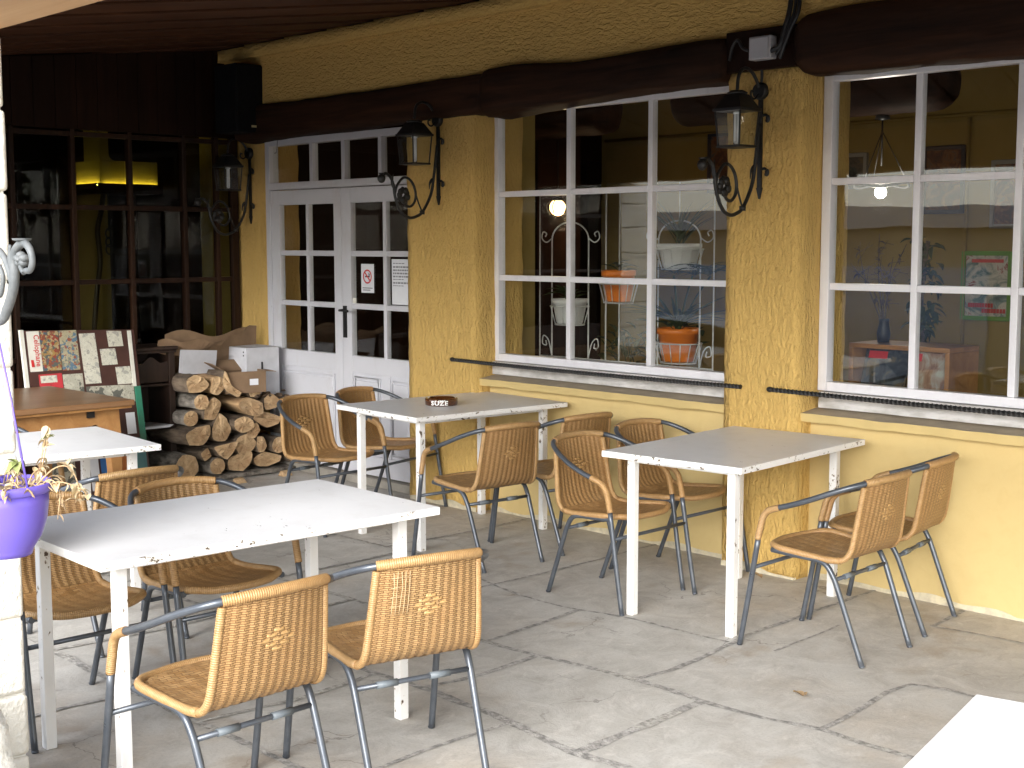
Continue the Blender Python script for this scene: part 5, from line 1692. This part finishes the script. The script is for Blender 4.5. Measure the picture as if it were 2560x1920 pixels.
picture(-6.2, -5.97, 2.08, 2.36, 'grey_frame', 'mag_dark', 'small grey framed picture half hidden by the hanging lamp')
picture(-7.57, -7.16, 2.08, 2.6, 'navy_frame', 'poster_dark', 'dark framed picture seen through the middle window beside the lantern')
g = G(); g.tube([(-5.11, 3.93, .05), (-5.11, 3.93, 2.58)], .014, 8); g.tube([(-8.8, 3.93, 2.6), (1.8, 3.93, 2.6)], .014, 8)
tag(g.build('wall_pipe', 'inner_wall'), 'yellow painted pipe running down the back wall past the green picture', 'pipe')
t = thing('hanging_lamp', 'iron hanging lamp with a bright bulb seen through the right window', 'lamp', (-4.354, 1.5, 1.93))
g = G(); g.tube([(-4.354, 1.5, 2.42), (-4.354, 1.5, 2.1)], .006, 6); g.lathe([(0, 2.42), (.03, 2.42), (.045, 2.37), (.0, 2.36)], (-4.354, 1.5, 0), 16)
for k in range(3):
    a = R(120 * k + 20); g.tube([(-4.354, 1.5, 2.3), (-4.354 + .16 * math.cos(a), 1.5 + .16 * math.sin(a), 1.99)], .003, 5)
g.tube([(-4.354 + .16 * math.cos(a), 1.5 + .16 * math.sin(a), 1.985 + .012 * math.cos(3 * a)) for a in [2 * math.pi * k / 24 for k in range(24)]], .008, 6, 0, False, True)
g.build('lamp_frame', 'iron', t)
g = G(); g.ball((-4.354, 1.5, 1.945), .034); g.build('bulb', 'bulb', t)
t = thing('hanging_lamp', 'glowing yellow globe lamp seen through the middle window', 'lamp', (-7.22, 1.7, 1.86))
g = G(); g.tube([(-7.22, 1.7, 2.6), (-7.22, 1.7, 2.0)], .005, 6); g.lathe([(0, 2.0), (.04, 1.985), (.042, 1.965), (0, 1.96)], (-7.22, 1.7, 0), 14)
for k in range(5):
    a = R(72 * k); g.tube(catmull([(-7.22, 1.7, 2.0), (-7.22 + .085 * math.cos(a), 1.7 + .085 * math.sin(a), 1.93), (-7.22 + .06 * math.cos(a), 1.7 + .06 * math.sin(a), 1.86)], 5), .004, 5)
g.build('lamp_frame', 'iron', t)
g = G(); g.ball((-7.22, 1.7, 1.915), .062); g.build('globe', 'globe', t)
for p, e, c in (((-4.354, 1.5, 1.88), 14, (1, .9, .75)), ((-7.22, 1.7, 1.8), 10, (1, .75, .45))):
    ld = bpy.data.lights.new('lamp_light', 'POINT'); ld.energy = e * .22; ld.color = c; ld.shadow_soft_size = .06
    o = bpy.data.objects.new('lamp_light', ld); COL.objects.link(o); o.location = p

# ---- fireplace in the next room
t = thing('fireplace', 'yellow lit fireplace hood with a dark mantel behind the glazed partition', 'fireplace', (-10.7, 0, .05))
g = G()
g.box(-10.95, -10.5, -.33, .19, 2.145, 2.33)
g.box(-10.78, -10.5, -.33, -.25, 2.331, 2.94)
# small coved shoulders between hood and flue
for k in range(8):
    a0, a1 = math.pi / 2 * k / 8, math.pi / 2 * (k + 1) / 8
    g.box(-10.77, -10.501, -.249 + .06 * (1 - math.cos(a0)) * 0, -.249 + .05 * (1 - math.sin(a0)), 2.331 + .05 * (1 - math.cos(a0)), 2.331 + .05 * (1 - math.cos(a1)))
g.build('hood', 'inner_wall', t)
g = G(); g.box(-11.0, -10.46, -.37, .22, 2.06, 2.125); g.box(-10.475, -10.455, -.37, .22, 2.1251, 2.142); g.box(-11.0, -10.476, -.385, -.371, 2.09, 2.142)
g.build('mantel', 'part_panel', t, bevel=.004)
g = G(); g.box(-10.95, -10.53, -.33, -.25, .05, 2.055); g.build('jamb', 'inner_wall', t)
g = G(); g.box(-10.95, -10.90, -.249, .2, .05, 2.055); g.build('chimney_back', 'speaker', t)
g = G(); g.box(-10.495, -10.48, -.3, .18, 2.126, 2.134); g.box(-10.93, -10.52, -.36, -.345, 2.126, 2.134); g.build('lamp_strip', 'striplight', t)
g = G(); g.tube(catmull([(-10.4, -.36, 2.05), (-10.41, -.38, 1.9), (-10.4, -.42, 1.75), (-10.41, -.40, 1.5), (-10.42, -.44, 1.2), (-10.42, -.5, .6), (-10.42, -.54, .1)], 5), .022, 8)
tag(g.build('wooden_shaft', 'cab'), 'dark crooked wooden shaft leaning at the fireplace', 'shaft')
g = G(); g.tube([(-10.44, -.3, 2.06), (-10.44, -.3, 1.75)], .006, 6)
for z in (1.73, 1.66, 1.60): g.tube([(-10.44, -.3 + .03 * math.cos(a), z + .04 * math.sin(a)) for a in [2 * math.pi * k / 14 for k in range(14)]], .007, 6, 0, False, True)
tag(g.build('pot_chain', 'iron'), 'iron chain with rings hanging under the mantel', 'chain')
t = thing('round_table', 'dark dining table standing in the room behind the partition', 'table', (-10.2, -2.1, .05))
g = G(); g.lathe([(0, .76), (.5, .76), (.5, .79), (0, .79)], (-10.2, -2.1, 0), 32); g.build('tabletop', 'cab', t)
g = G(); g.lathe([(.25, .05), (.22, .09), (.04, .14), (.04, .759), (.0, .759)], (-10.2, -2.1, 0), 16); g.build('pedestal', 'cab', t)

# ================================================================== ACROSS THE STREET (seen only in the panes)
t = thing('garage_building', 'low beige garage with bluish doors across the street', 'building', (-10, -14, -.83))
g = G(); g.box(-26, 3, -18, -12.62, -.83, 1.85)
g.hexa([(-26.4, -18.3, 1.851), (3.4, -18.3, 1.851), (3.4, -12.3, 1.851), (-26.4, -12.3, 1.851), (-26.4, -15.6, 2.25), (3.4, -15.6, 2.25), (3.4, -15.0, 2.25), (-26.4, -15.0, 2.25)], 1)
g.build('wall', ['garage_wall', 'roof_tile'], t)
for x in (-23, -18.5, -15.3, -10.8, -7.6, -3.2):
    g = G(); g.box(x - 1.35, x + 1.35, -12.6199, -12.57, -.82, 1.28)
    for k in range(5): g.box(x - 1.35, x + 1.35, -12.5695, -12.555, -.80 + k * .415, -.40 + k * .415)
    g.build('door', 'garage_door', t)
t = thing('parked_car', 'pale silver car parked across the street', 'car', (-12.3, -10.6, -.83))
OL = [(-2.1, .25), (2.1, .25), (2.15, .55), (2.0, .72), (1.1, .85), (.55, 1.3), (-.9, 1.38), (-1.75, .95), (-2.1, .88), (-2.16, .5)]
g = G(); g.prism(OL, lambda a, z: (-12.3 + a, -11.45 + .06 * max(0, z - .8), z - .83), lambda a, z: (-12.3 + a, -9.75 - .06 * max(0, z - .8), z - .83))
body = g.build('body', 'car_paint', t, bevel=.06, bseg=3)
g = G()
W1 = [(-1.5, .98), (.85, .93), (.5, 1.24), (-.85, 1.31)]
g.prism(W1, lambda a, z: (-12.3 + a, -11.47, z - .8), lambda a, z: (-12.3 + a, -9.73, z - .8))
g.build('window', 'car_glass', t)
for sx in (-1.3, 1.3):
    for y in (-11.35, -9.85):
        g = G(); g.lathe([(.0, -.1), (.2, -.1), (.31, -.09), (.32, 0), (.31, .09), (.2, .1), (0, .1)], (-12.3 + sx, y, -.51), 24, axis='y'); g.build('wheel', 'rubber', t)
